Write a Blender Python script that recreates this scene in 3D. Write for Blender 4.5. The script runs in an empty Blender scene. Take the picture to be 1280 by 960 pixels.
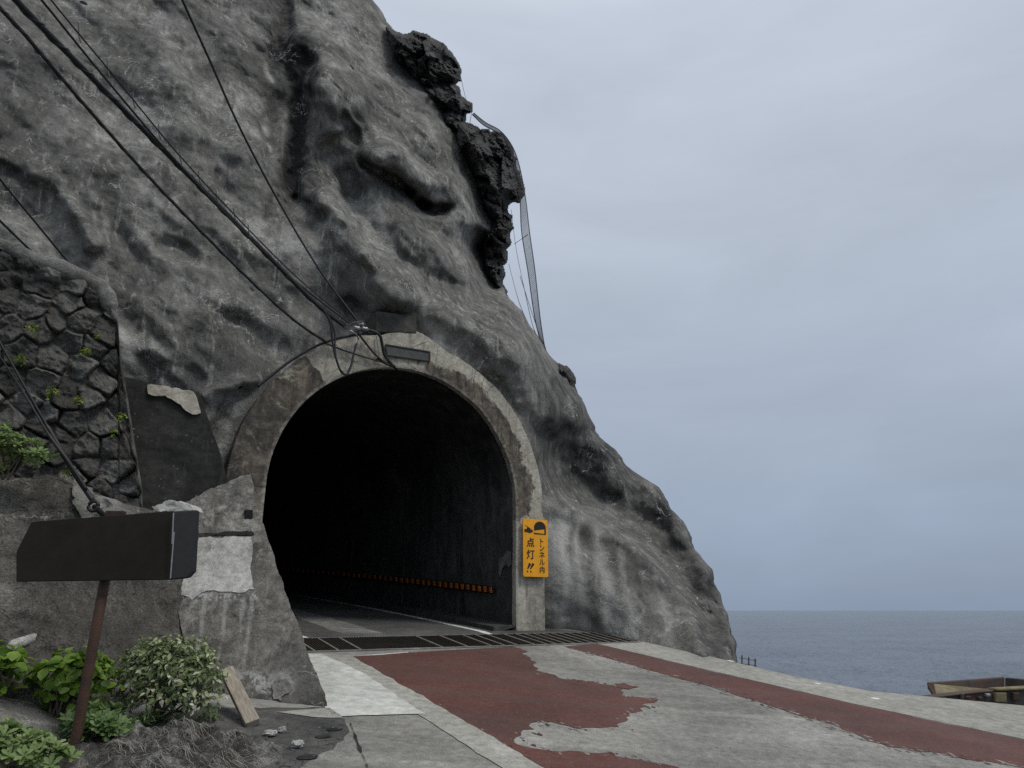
import bpy, bmesh, math, random
import numpy as np
from mathutils import Vector, Matrix
from mathutils.geometry import tessellate_polygon
random.seed(7); np.random.seed(7)
S = bpy.context.scene; COL = S.collection

# ------------------------------------------------------------------ camera frame and site frame
F = 900.0; PITCH = math.atan(282/900); CP, SP = math.cos(PITCH), math.sin(PITCH); CZ = 2.07
def rays(u, v):
    u = np.asarray(u, float); v = np.asarray(v, float)
    a = (u-640)/F; b = (480-v)/F
    return np.stack([a, CP-b*SP, SP+b*CP], -1)
D = np.array([-.525, .851, 0.0]); D /= np.linalg.norm(D)          # along the road, into the tunnel
EX = np.array([D[1], -D[0], 0.0])                                  # across the road, to the right
O = rays(640, 777); O = O/O[1]*14.5
C0 = np.array([0, 0, CZ])
def W(t, d, z):                                                    # site frame (across, along, height above eye) to world
    return O*np.array([1, 1, 0]) + t*EX + d*D + np.array([0, 0, z]) + C0
def at(u, v, Y):
    r = rays(u, v); return r*(Y/r[1]) + C0
def off(u, v, o):                                                  # point o metres behind the portal plane
    r = rays(u, v); return r*((O@D+o)/(r@D)) + C0
SLOPE = .136
_g = rays(640, 795); _g = _g/_g[1]*13.9
Z0 = _g[2]-SLOPE*(_g@D)
def road(u, v, lift=0):
    r = rays(u, v); k = (Z0+lift)/(r[2]-SLOPE*(r@D)); return r*k + C0
def td(P): q = P-C0-O; return float(q@EX), float(q@D)
def rz(d): return Z0+SLOPE*(O@D+d)                                  # road height (rel. eye) at along = d
def roadW(t, d, lift=0): return W(t, d, rz(d)+lift)

# ------------------------------------------------------------------ noise
_perm = np.random.RandomState(3).permutation(256); _perm = np.concatenate([_perm, _perm, _perm])
_gr = np.random.RandomState(5).normal(size=(256, 3)); _gr /= np.linalg.norm(_gr, axis=1)[:, None]
def perlin(P):
    P = np.asarray(P, float); i = np.floor(P).astype(int); f = P-i; i &= 255
    w = f*f*f*(f*(f*6-15)+10); r = 0
    for dx in (0, 1):
        for dy in (0, 1):
            for dz in (0, 1):
                h = _perm[_perm[_perm[(i[..., 0]+dx) & 255]+((i[..., 1]+dy) & 255)]+((i[..., 2]+dz) & 255)]
                g = _gr[h]; dv = f-np.array([dx, dy, dz])
                wt = (w[..., 0] if dx else 1-w[..., 0])*(w[..., 1] if dy else 1-w[..., 1])*(w[..., 2] if dz else 1-w[..., 2])
                r = r+wt*(g*dv).sum(-1)
    return r*1.5
def fbm(P, o=4, g=.5):
    r = 0; a = 1
    for k in range(o): r = r+a*perlin(np.asarray(P)*2**k+17.3*k); a *= g
    return r
def sstep(a, b, x): t = np.clip((x-a)/(b-a), 0, 1); return t*t*(3-2*t)
class TPS:
    def __init__(s, pts):
        A = np.array(pts, float); s.x = A[:, :2]/300; y = A[:, 2]; n = len(A)
        K = s.k(s.x[:, None]-s.x[None]) + 1e-3*np.eye(n); Pm = np.c_[np.ones(n), s.x]
        M = np.block([[K, Pm], [Pm.T, np.zeros((3, 3))]]); s.w = np.linalg.solve(M, np.r_[y, 0, 0, 0])
    @staticmethod
    def k(dx): r2 = (dx**2).sum(-1); return .5*r2*np.log(r2+1e-12)
    def __call__(s, u, v):
        q = np.stack([u, v], -1)/300; sh = q.shape[:-1]; q = q.reshape(-1, 2); out = np.empty(len(q)); n = len(s.x)
        for a in range(0, len(q), 20000):
            b = q[a:a+20000]; out[a:a+20000] = s.k(b[:, None]-s.x[None])@s.w[:n] + np.c_[np.ones(len(b)), b]@s.w[n:]
        return out.reshape(sh)
def capdist(u, v, c):
    u0, v0, u1, v1 = c; dx, dy = u1-u0, v1-v0; L = dx*dx+dy*dy+1e-9
    t = np.clip(((u-u0)*dx+(v-v0)*dy)/L, 0, 1)
    return np.hypot(u-u0-t*dx, v-v0-t*dy)

# ------------------------------------------------------------------ materials
class NT:
    def __init__(s, name):
        s.m = bpy.data.materials.new(name); s.m.use_nodes = True; s.t = s.m.node_tree; s.b = s.t.nodes['Principled BSDF']
        s.co = s.n('ShaderNodeTexCoord').outputs['Object']
    def n(s, ty, **kw):
        o = s.t.nodes.new(ty)
        for k, v in kw.items(): setattr(o, k, v)
        return o
    def link(s, a, b): s.t.links.new(a, b)
    def put(s, sock, v):
        if hasattr(v, 'is_linked') or hasattr(v, 'links'): s.link(v, sock)
        else: sock.default_value = v
    def map(s, sc, rot=(0, 0, 0), co=None):
        m = s.n('ShaderNodeMapping'); m.inputs['Scale'].default_value = sc; m.inputs['Rotation'].default_value = rot
        s.link(co or s.co, m.inputs['Vector']); return m.outputs[0]
    def noise(s, scale, detail=5, rough=.6, dist=0, co=None):
        o = s.n('ShaderNodeTexNoise'); s.link(co or s.co, o.inputs['Vector'])
        o.inputs['Scale'].default_value = scale; o.inputs['Detail'].default_value = detail
        o.inputs['Roughness'].default_value = rough; o.inputs['Distortion'].default_value = dist; return o.outputs[0]
    def vor(s, scale, feature='F1', co=None):
        o = s.n('ShaderNodeTexVoronoi', feature=feature); s.link(co or s.co, o.inputs['Vector']); o.inputs['Scale'].default_value = scale
        return o.outputs['Distance']
    def rng(s, x, a, b, c=0, d=1, smooth=False):
        o = s.n('ShaderNodeMapRange', interpolation_type='SMOOTHSTEP' if smooth else 'LINEAR'); s.put(o.inputs[0], x)
        for i, q in enumerate((a, b, c, d)): o.inputs[i+1].default_value = q
        return o.outputs[0]
    def math(s, op, a, b=0.0):
        o = s.n('ShaderNodeMath', operation=op); s.put(o.inputs[0], a); s.put(o.inputs[1], b); return o.outputs[0]
    def ramp(s, x, stops):
        o = s.n('ShaderNodeValToRGB'); s.put(o.inputs[0], x); e = o.color_ramp.elements
        while len(e) < len(stops): e.new(.5)
        for el, (p, c) in zip(e, stops): el.position = p; el.color = (*c, 1)
        return o.outputs[0]
    def mix(s, f, a, b, mode='MIX'):
        o = s.n('ShaderNodeMix', data_type='RGBA', blend_type=mode); s.put(o.inputs[0], f)
        for i, q in ((6, a), (7, b)):
            if isinstance(q, tuple): q = (*q, 1) if len(q) == 3 else q
            s.put(o.inputs[i], q)
        return o.outputs[2]
    def grey(s, x):
        o = s.n('ShaderNodeCombineColor')
        for i in range(3): s.link(x, o.inputs[i])
        return o.outputs[0]
    def attr(s, nm): return s.n('ShaderNodeAttribute', attribute_name=nm).outputs['Fac']
    def bump(s, h, dist, strength=1.0, prev=None):
        o = s.n('ShaderNodeBump'); o.inputs['Strength'].default_value = strength; o.inputs['Distance'].default_value = dist
        s.link(h, o.inputs['Height'])
        if prev: s.link(prev, o.inputs['Normal'])
        return o.outputs[0]
    def out(s, color, rough=.9, normal=None, spec=.25, metal=0):
        s.put(s.b.inputs['Base Color'], (*color, 1) if isinstance(color, tuple) else color); s.put(s.b.inputs['Roughness'], rough)
        s.b.inputs['Specular IOR Level'].default_value = spec; s.b.inputs['Metallic'].default_value = metal
        if normal: s.link(normal, s.b.inputs['Normal'])
        return s.m

def concrete(name, dark, mid, light, big=.8, fine=9, streak=.5, streak_col=None, vein=0.0, vein_col=(.45, .45, .43), crack=0.0,
             bump=.02, speck=.35, tone=False, holes=False, rough=.92, spots=0.0, grit=110, track=False):
    n = NT(name)
    a = n.noise(big, 8, .62, .7); b = n.noise(fine, 6, .65); g = n.noise(grit, 3, .7)
    c = n.ramp(a, [(.3, dark), (.5, mid), (.7, light)])
    c = n.mix(1, c, n.grey(n.rng(b, .28, .72, .68, 1.3)), 'MULTIPLY')
    if streak:
        st = n.noise(2.6, 5, .65, .3, n.map((1.6, 1.6, .16)))
        m = n.math('MULTIPLY', n.rng(st, .5, .68, 0, 1, True), streak); c = n.mix(m, c, streak_col or tuple(x*.4 for x in dark))
        st2 = n.noise(5.2, 5, .7, .2, n.map((1.4, 1.4, .13)))
        m2 = n.math('MULTIPLY', n.rng(st2, .55, .66, 0, 1, True), streak*.75); c = n.mix(m2, c, tuple(min(1, x*1.45) for x in light))
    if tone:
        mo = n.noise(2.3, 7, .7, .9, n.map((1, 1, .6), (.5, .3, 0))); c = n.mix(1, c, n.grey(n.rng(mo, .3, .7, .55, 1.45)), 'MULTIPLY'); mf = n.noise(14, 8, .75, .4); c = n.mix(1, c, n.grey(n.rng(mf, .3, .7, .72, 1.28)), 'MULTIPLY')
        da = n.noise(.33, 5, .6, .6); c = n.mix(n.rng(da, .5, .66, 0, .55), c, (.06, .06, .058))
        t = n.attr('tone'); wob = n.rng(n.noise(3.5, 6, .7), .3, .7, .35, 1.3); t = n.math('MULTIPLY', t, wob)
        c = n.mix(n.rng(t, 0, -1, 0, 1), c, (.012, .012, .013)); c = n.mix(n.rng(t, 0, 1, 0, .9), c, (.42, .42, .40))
    if vein:
        wv = n.n('ShaderNodeVectorMath', operation='ADD'); ns = n.n('ShaderNodeTexNoise'); n.link(n.co, ns.inputs['Vector']); ns.inputs['Scale'].default_value = 3.0
        ns.inputs['Detail'].default_value = 4
        n.link(n.co, wv.inputs[0]); n.link(ns.outputs['Color'], wv.inputs[1])
        e = n.vor(1.5, 'DISTANCE_TO_EDGE', wv.outputs[0])
        m = n.math('MULTIPLY', n.rng(e, .0, .026, 1, 0), n.rng(n.noise(.75, 4, .6, .5), .52, .58)); m = n.math('MULTIPLY', m, n.rng(n.noise(9, 3), .35, .6)); m = n.math('MULTIPLY', m, vein)
        c = n.mix(m, c, vein_col)
    if crack:
        wv = n.n('ShaderNodeVectorMath', operation='ADD'); ns = n.n('ShaderNodeTexNoise'); n.link(n.co, ns.inputs['Vector']); ns.inputs['Scale'].default_value = 4.0
        n.link(n.co, wv.inputs[0]); n.link(ns.outputs['Color'], wv.inputs[1])
        e = n.vor(.9, 'DISTANCE_TO_EDGE', wv.outputs[0])
        m = n.math('MULTIPLY', n.rng(e, .0, .011, 1, 0), n.rng(n.noise(.9, 3), .48, .55)); m = n.math('MULTIPLY', m, crack); c = n.mix(m, c, (.01, .01, .01))
    if spots:
        m = n.math('MULTIPLY', n.rng(n.vor(14), .10, .2, 1, 0), n.rng(n.noise(2.5, 4), .5, .65)); c = n.mix(n.math('MULTIPLY', m, spots), c, (.4, .4, .38))
    if holes:
        h = n.rng(n.vor(.62), .042, .06, 1, 0); c = n.mix(h, c, (.004, .004, .004))
    c = n.mix(speck, c, n.mix(1, c, n.grey(n.rng(g, .3, .7, .35, 1.7)), 'MULTIPLY'))
    if track:
        tk = n.noise(1.0, 5, .6, .3, n.map((.12, 1.6, 1), (0, 0, math.radians(-121.7)))); c = n.mix(1, c, n.grey(n.rng(tk, .32, .68, .74, 1.2)), 'MULTIPLY')
    nb = n.bump(b, bump*2.0, .8); nb = n.bump(g, bump*.5, .8, nb)
    return n.out(c, rough, nb)

def plain(name, col, rough=.6, metal=0, var=.25, scale=12, bump=.004, spec=.4, rust=None, rustamt=.5):
    n = NT(name); a = n.noise(scale, 6, .65)
    c = n.mix(1, (*col, 1), n.grey(n.rng(a, .3, .7, 1-var, 1+var)), 'MULTIPLY')
    if rust:
        c = n.mix(n.math('MULTIPLY', n.rng(n.noise(scale*.5, 7, .7, .5), .45, .62), rustamt), c, rust)
    return n.out(c, rough, n.bump(n.noise(scale*8, 4), bump, .6), spec, metal)

M = {}
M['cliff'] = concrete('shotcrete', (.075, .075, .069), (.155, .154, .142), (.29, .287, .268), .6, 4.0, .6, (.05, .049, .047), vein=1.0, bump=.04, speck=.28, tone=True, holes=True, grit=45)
M['rock'] = concrete('raw_basalt', (.03, .03, .03), (.058, .057, .056), (.11, .107, .102), 1.2, 7, .3, bump=.06, speck=.6, grit=30)
M['sea_rock'] = concrete('grey_basalt', (.03, .03, .032), (.06, .06, .06), (.12, .118, .112), 1.0, 6, .3, bump=.06, speck=.6, grit=30)
M['bank'] = concrete('dark_mortar', (.045, .042, .037), (.082, .077, .068), (.14, .132, .118), 1.1, 9, .4, vein=.5, crack=.9, bump=.035, speck=.95, grit=48)
M['butt'] = concrete('buttress_concrete', (.09, .086, .076), (.155, .149, .133), (.23, .223, .203), 1.4, 8, .75, (.06, .056, .05), vein=.8, bump=.02, speck=.6, spots=.3, crack=.5)
M['patch'] = concrete('light_plaster', (.34, .337, .31), (.44, .435, .41), (.54, .535, .505), 2.2, 14, .25, (.16, .155, .14), vein=.9, bump=.012, speck=.4, vein_col=(.6, .6, .57))
M['panel'] = concrete('blackened_concrete', (.016, .016, .016), (.026, .026, .025), (.045, .045, .042), 1.3, 10, .4, (.01, .01, .01), bump=.012, speck=.6, spots=.5)
M['beige'] = concrete('bare_concrete', (.3, .28, .23), (.38, .36, .3), (.46, .44, .38), 3, 14, .2, (.2, .18, .15), bump=.012)
M['block'] = concrete('stained_block', (.04, .038, .034), (.062, .06, .053), (.09, .085, .076), 2.2, 10, .3, bump=.012, speck=.5)
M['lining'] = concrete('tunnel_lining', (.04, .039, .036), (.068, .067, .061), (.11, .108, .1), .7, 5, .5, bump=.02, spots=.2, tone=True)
M['road'] = concrete('worn_road', (.15, .147, .136), (.22, .216, .2), (.31, .305, .285), .6, 11, 0, bump=.006, speck=.8, grit=110, rough=.85, crack=.35, track=True)
M['shoulder'] = concrete('shoulder_concrete', (.21, .21, .19), (.27, .265, .24), (.33, .325, .3), .6, 9, 0, bump=.006, speck=.5, grit=120)
M['gutter'] = concrete('gutter_concrete', (.25, .25, .22), (.31, .305, .275), (.37, .365, .335), .9, 10, 0, bump=.008, speck=.5, grit=90, crack=.4)
M['apron'] = concrete('pale_concrete', (.37, .38, .36), (.45, .46, .43), (.53, .53, .5), .8, 7, 0, bump=.006, speck=.35, grit=120)
M['asphalt'] = concrete('dark_asphalt', (.045, .045, .044), (.075, .074, .071), (.12, .118, .112), 1.3, 12, 0, bump=.01, speck=.7, grit=90, crack=.8, spots=.4)
M['tun_road'] = concrete('tunnel_asphalt', (.06, .06, .06), (.09, .09, .088), (.135, .135, .13), .8, 9, 0, bump=.008, speck=.6, grit=120)
M['tun_patch'] = concrete('tunnel_worn_strip', (.13, .13, .122), (.19, .19, .18), (.26, .26, .245), 1.6, 9, 0, bump=.008, speck=.6)
M['line'] = concrete('road_paint', (.45, .45, .44), (.6, .6, .58), (.72, .72, .7), 3, 18, 0, bump=.004, speck=.5)

def ring_mat():
    n = NT('portal_concrete'); band = n.attr('band'); side = n.attr('side'); dk = n.attr('dark')
    a = n.noise(1.6, 7, .68, .6); b = n.noise(11, 6, .7); g = n.noise(120, 3, .7)
    base = n.ramp(a, [(.3, (.28, .262, .212)), (.5, (.41, .388, .32)), (.72, (.53, .505, .435))])
    brown = n.ramp(n.noise(3.5, 6, .7, 1.0), [(.3, (.05, .046, .04)), (.45, (.11, .098, .082)), (.56, (.17, .142, .11)), (.66, (.23, .21, .175)), (.8, (.32, .3, .255))])
    st = n.noise(4, 5, .6, .3, n.map((1.5, 1.5, .2))); brown = n.mix(n.rng(st, .48, .66, 0, .85), brown, (.03, .027, .025))
    m = n.math('ADD', side, n.rng(a, .3, .7, -.3, .3)); m = n.rng(m, .46, .54, 0, 1)
    c = n.mix(m, base, brown)
    dm = n.math('MULTIPLY', dk, n.rng(n.noise(2.6, 7, .72, .8), .36, .58)); c = n.mix(n.math('MULTIPLY', dm, .8), c, (.05, .047, .043))
    st3 = n.noise(6, 6, .7, .2, n.map((1.6, 1.6, .18))); c = n.mix(n.rng(st3, .54, .7, 0, .55), c, (.07, .063, .054))
    edge = n.math('MULTIPLY', n.rng(band, .0, .1, 1, 0), n.rng(b, .4, .6, .3, 1)); c = n.mix(n.math('MULTIPLY', edge, .6), c, (.36, .34, .29))
    c = n.mix(1, c, n.grey(n.rng(b, .28, .72, .65, 1.3)), 'MULTIPLY')
    c = n.mix(.5, c, n.mix(1, c, n.grey(n.rng(g, .3, .7, .4, 1.6)), 'MULTIPLY'))
    e = n.vor(1.7, 'DISTANCE_TO_EDGE', n.map((1, 1, .7)))
    c = n.mix(n.math('MULTIPLY', n.rng(e, 0, .01, 1, 0), n.rng(n.noise(1.1), .45, .55, 0, .8)), c, (.02, .02, .018))
    nb = n.bump(b, .03, .8); nb = n.bump(m, .02, .5, nb); nb = n.bump(g, .008, .7, nb)
    return n.out(c, .9, nb)
M['ring'] = ring_mat()

def stone_mat():
    n = NT('lava_stone'); cell = n.attr('cell'); mort = n.attr('mortar')
    b = n.noise(9, 7, .72, .4); g = n.noise(70, 4, .75)
    c = n.ramp(cell, [(0, (.05, .048, .045)), (.5, (.09, .087, .081)), (.85, (.135, .131, .122)), (1, (.22, .215, .2))])
    c = n.mix(1, c, n.grey(n.rng(b, .28, .72, .5, 1.6)), 'MULTIPLY')
    c = n.mix(n.math('MULTIPLY', n.rng(n.noise(22, 6, .75), .56, .66), .5), c, (.2, .195, .18))
    c = n.mix(n.math('MULTIPLY', mort, .8), c, (.03, .029, .027))
    c = n.mix(.6, c, n.mix(1, c, n.grey(n.rng(g, .3, .7, .4, 1.6)), 'MULTIPLY'))
    nb = n.bump(b, .06, .9); nb = n.bump(g, .02, .8, nb)
    return n.out(c, .9, nb)
M['stone'] = stone_mat()
M['coping'] = concrete('mortar_cap', (.13, .127, .117), (.21, .206, .19), (.32, .313, .29), 2.5, 12, .2, bump=.03, speck=.6)

def red_mat():
    n = NT('red_road_coating'); a = n.noise(.9, 6, .6, .4); b = n.noise(13, 6, .7); g = n.noise(150, 3, .7)
    c = n.ramp(a, [(.3, (.068, .029, .024)), (.52, (.1, .038, .031)), (.72, (.13, .056, .046))])
    c = n.mix(1, c, n.grey(n.rng(b, .28, .72, .78, 1.22)), 'MULTIPLY')
    c = n.mix(n.math('MULTIPLY', n.rng(n.noise(26, 8, .82), .56, .68), .7), c, (.21, .165, .145)); c = n.mix(n.math('MULTIPLY', n.rng(n.noise(2.2, 8, .8, .5), .57, .66), .5), c, (.05, .036, .032))
    tr = n.noise(1.2, 5, .6, .2, n.map((1, 1, 1))); c = n.mix(n.rng(tr, .5, .75, 0, .35), c, (.15, .085, .075))
    tk = n.noise(1.0, 5, .6, .3, n.map((.12, 1.6, 1), (0, 0, math.radians(-121.7)))); c = n.mix(n.rng(tk, .42, .68, 0, .55), c, (.085, .062, .055))
    c = n.mix(.5, c, n.mix(1, c, n.grey(n.rng(g, .3, .7, .4, 1.6)), 'MULTIPLY'))
    return n.out(c, .8, n.bump(g, .004, .8), .3)
M['red'] = red_mat()

def leaf_mat(name, stops, rough=.5):
    n = NT(name); c = n.ramp(n.attr('leaf'), stops)
    c = n.mix(1, c, n.grey(n.rng(n.noise(25, 3), .3, .7, .8, 1.2)), 'MULTIPLY')
    m = n.out(c, rough, None, .35)
    try: n.b.inputs['Subsurface Weight'].default_value = 0
    except Exception: pass
    tr = n.n('ShaderNodeBsdfTranslucent'); n.link(c, tr.inputs[0]); mx = n.n('ShaderNodeMixShader'); mx.inputs[0].default_value = .32
    out = n.t.nodes['Material Output']; n.link(n.b.outputs[0], mx.inputs[1]); n.link(tr.outputs[0], mx.inputs[2]); n.link(mx.outputs[0], out.inputs[0])
    return m
M['variegated'] = leaf_mat('variegated_leaf', [(0, (.06, .095, .03)), (.4, (.125, .17, .065)), (.62, (.22, .265, .12)), (.82, (.4, .43, .26)), (1, (.62, .64, .5))])
M['broad'] = leaf_mat('broad_leaf', [(0, (.06, .12, .012)), (.5, (.125, .22, .022)), (1, (.22, .33, .05))], .4)
M['fleshy'] = leaf_mat('fleshy_leaf', [(0, (.05, .095, .028)), (.5, (.11, .185, .06)), (1, (.23, .32, .13))], .45)
M['pale'] = leaf_mat('pale_leaf', [(0, (.08, .13, .04)), (.5, (.18, .26, .09)), (1, (.33, .42, .18))], .55)
M['stem'] = plain('stem_bark', (.12, .1, .075), .8)
M['dry'] = leaf_mat('dry_root', [(0, (.13, .12, .105)), (.5, (.32, .305, .27)), (1, (.58, .56, .52))], .8)
M['soil'] = concrete('dark_soil', (.012, .011, .01), (.025, .022, .02), (.06, .055, .05), 3, 20, 0, bump=.03, speck=.7)
M['rootmat'] = concrete('pale_root_mat', (.022, .02, .018), (.11, .106, .096), (.4, .39, .36), 5, 22, 0, bump=.06, speck=.8, grit=90)
M['cable'] = plain('black_cable', (.012, .012, .014), .5)
M['wire'] = plain('grey_wire', (.06, .06, .065), .5)
M['galv'] = plain('galvanised_steel', (.3, .31, .32), .45, .6)
M['signback'] = plain('dark_sign_board', (.021, .019, .016), .85, var=.2, scale=5, spec=.1)
M['signside'] = plain('charcoal_sign_side', (.018, .018, .02), .6, var=.2, spec=.25)
M['rust'] = plain('rusty_steel', (.045, .028, .02), .8, 0, .4, 9, .01, rust=(.075, .032, .016), rustamt=.8)
M['wood'] = None
def wood():
    n = NT('weathered_wood'); g = n.noise(6, 6, .7, .6, n.map((14, 1.2, 14)))
    c = n.ramp(g, [(.3, (.15, .13, .105)), (.5, (.28, .245, .2)), (.7, (.4, .36, .3))])
    return n.out(c, .85, n.bump(g, .006, .8))
M['wood'] = wood()
M['yellow'] = plain('yellow_sign_face', (.8, .36, .01), .45, 0, .12, 6, .001)
M['black'] = plain('black_sign_print', (.012, .012, .014), .5, bump=0)
M['orange'] = plain('orange_reflector', (.42, .115, .022), .4, 0, .3, 3)
M['band'] = plain('black_band', (.012, .012, .012), .6)
M['grate'] = plain('dark_grating', (.035, .032, .029), .6, .3, .4, 10, .004, rust=(.05, .03, .02), rustamt=.4)
M['gratebar'] = plain('worn_steel_bar', (.2, .185, .16), .6, .2, .3, 8)
M['plaque'] = plain('grey_stone_plaque', (.055, .06, .058), .6, 0, .35, 9)
M['net'] = plain('grey_net_wire', (.1, .105, .115), .6)
M['rubble'] = concrete('broken_concrete', (.3, .3, .285), (.42, .42, .4), (.55, .55, .52), 6, 25, 0, bump=.02)
M['mossy'] = concrete('mossy_rusted_plate', (.11, .095, .05), (.19, .165, .095), (.26, .235, .15), 2.2, 10, 0, bump=.015)
M['oldsteel'] = plain('dark_rusted_plate', (.05, .046, .042), .8, 0, .4, 3, .015, rust=(.13, .055, .028), rustamt=.55)
M['fern'] = leaf_mat('small_fern_leaf', [(0, (.08, .14, .015)), (.5, (.17, .25, .03)), (1, (.28, .34, .06))])

# ------------------------------------------------------------------ object helpers
def tag(o, label=None, cat=None, group=None, kind=None):
    if label: o['label'] = label
    if cat: o['category'] = cat
    if group: o['group'] = group
    if kind: o['kind'] = kind
    return o
def empty(name, loc, label, cat, group=None):
    o = bpy.data.objects.new(name, None); COL.objects.link(o); o.location = Vector(loc); o.empty_display_size = .2
    return tag(o, label, cat, group)
def obj(name, verts, faces, mat, parent=None, smooth=True, attrs=None):
    me = bpy.data.meshes.new(name); me.from_pydata([tuple(map(float, v)) for v in verts], [], [tuple(map(int, f)) for f in faces]); me.update()
    if attrs:
        for k, vals in attrs.items():
            a = me.attributes.new(k, 'FLOAT', 'POINT'); a.data.foreach_set('value', np.asarray(vals, np.float32))
    if smooth: me.polygons.foreach_set('use_smooth', [True]*len(me.polygons))
    me.materials.append(mat); o = bpy.data.objects.new(name, me); COL.objects.link(o)
    if parent:
        o.parent = parent; o.matrix_parent_inverse = Matrix.Translation(-Vector(parent.location))
    return o
def clean(o):
    bm = bmesh.new(); bm.from_mesh(o.data); bmesh.ops.recalc_face_normals(bm, faces=bm.faces); bm.to_mesh(o.data); bm.free(); return o
def gridfaces(r, c, mask=None):
    fs = []
    for i in range(r-1):
        for j in range(c-1):
            if mask is None or mask[i, j]: fs.append((i*c+j, i*c+j+1, (i+1)*c+j+1, (i+1)*c+j))
    return fs
class MB:
    def __init__(s): s.v = []; s.f = []; s.a = []
    def add(s, v, f, a=0.0):
        k = len(s.v); s.v += [tuple(map(float, x)) for x in v]; s.f += [tuple(k+i for i in q) for q in f]; s.a += [a]*len(v)
    def tube(s, pts, r, n=6, caps=True):
        P = np.array(pts, float); R = r if hasattr(r, '__len__') else [r]*len(P); vs = []; fs = []
        T = np.gradient(P, axis=0); up = np.array([0, 0, 1.0])
        for p, t, q in zip(P, T, R):
            t = t/(np.linalg.norm(t)+1e-9); x = np.cross(t, up)
            if np.linalg.norm(x) < .05: x = np.cross(t, [1.0, 0, 0])
            x /= np.linalg.norm(x); y = np.cross(t, x)
            for k in range(n): vs.append(p+q*(math.cos(2*math.pi*k/n)*x+math.sin(2*math.pi*k/n)*y))
        for i in range(len(P)-1):
            for k in range(n): fs.append((i*n+k, i*n+(k+1) % n, (i+1)*n+(k+1) % n, (i+1)*n+k))
        if caps: fs += [tuple(range(n))[::-1], tuple(range((len(P)-1)*n, len(P)*n))]
        s.add(vs, fs)
    def box(s, o, x, y, z):                              # corner o, edge vectors
        o, x, y, z = (np.array(q, float) for q in (o, x, y, z))
        vs = [o, o+x, o+x+y, o+y, o+z, o+x+z, o+x+y+z, o+y+z]
        s.add(vs, [(0, 3, 2, 1), (4, 5, 6, 7), (0, 1, 5, 4), (1, 2, 6, 5), (2, 3, 7, 6), (3, 0, 4, 7)])
    def build(s, name, mat, parent=None, smooth=False, attr=None):
        return clean(obj(name, s.v, s.f, mat, parent, smooth, {attr: s.a} if attr else None)) if not attr else obj(name, s.v, s.f, mat, parent, smooth, {attr: s.a})
def bevel(o, w, seg=2):
    m = o.modifiers.new('bevel', 'BEVEL'); m.width = w; m.segments = seg; m.limit_method = 'ANGLE'; m.angle_limit = .6; return o
def spline(pts, n=12):
    P = np.array(pts, float); P = np.vstack([2*P[0]-P[1], P, 2*P[-1]-P[-2]]); out = []
    for i in range(1, len(P)-2):
        for t in np.linspace(0, 1, n, endpoint=False):
            a, b, c, d = P[i-1:i+3]
            out.append(.5*(2*b+(c-a)*t+(2*a-5*b+4*c-d)*t*t+(3*b-a-3*c+d)*t**3))
    out.append(P[-2]); return np.array(out)
def densify(poly, step, jag, seed=0, closed=True, jagmask=None):
    out = []; n = len(poly)
    for i in range(n if closed else n-1):
        a = np.array(poly[i], float); b = np.array(poly[(i+1) % n], float); L = np.linalg.norm(b-a); k = max(1, int(L/step))
        nr = np.array([-(b-a)[1], (b-a)[0]])/(L+1e-9); jj = jag if jagmask is None else jag*jagmask[i]
        for q in range(k):
            p = a+(b-a)*q/k
            if q and jj: p = p+nr*jj*float(fbm(np.array([[p[0]*2.2+seed, p[1]*2.2, seed*3.1]]), 4, .7)[0])
            out.append(p)
    return out
def sheet(name, tdpoly, lift, mat, jag=0, step=.12, seed=1, jagmask=None, zf=None):
    P = densify(tdpoly, step, jag, seed, True, jagmask) if jag else [np.array(p) for p in tdpoly]
    zf = zf or (lambda t, d: rz(d))
    vs = [W(p[0], p[1], zf(p[0], p[1])+lift) for p in P]
    tri = tessellate_polygon([[Vector((p[0], p[1], 0)) for p in P]])
    fs = []
    for a, b, c in tri:
        A, B, Cc = P[a], P[b], P[c]
        if (B[0]-A[0])*(Cc[1]-A[1])-(B[1]-A[1])*(Cc[0]-A[0]) < 0: b, c = c, b
        fs.append((a, b, c))
    return tag(obj(name, vs, fs, mat, smooth=False), kind='structure')
def px(poly): return [td(road(*q)) for q in poly]

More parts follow.
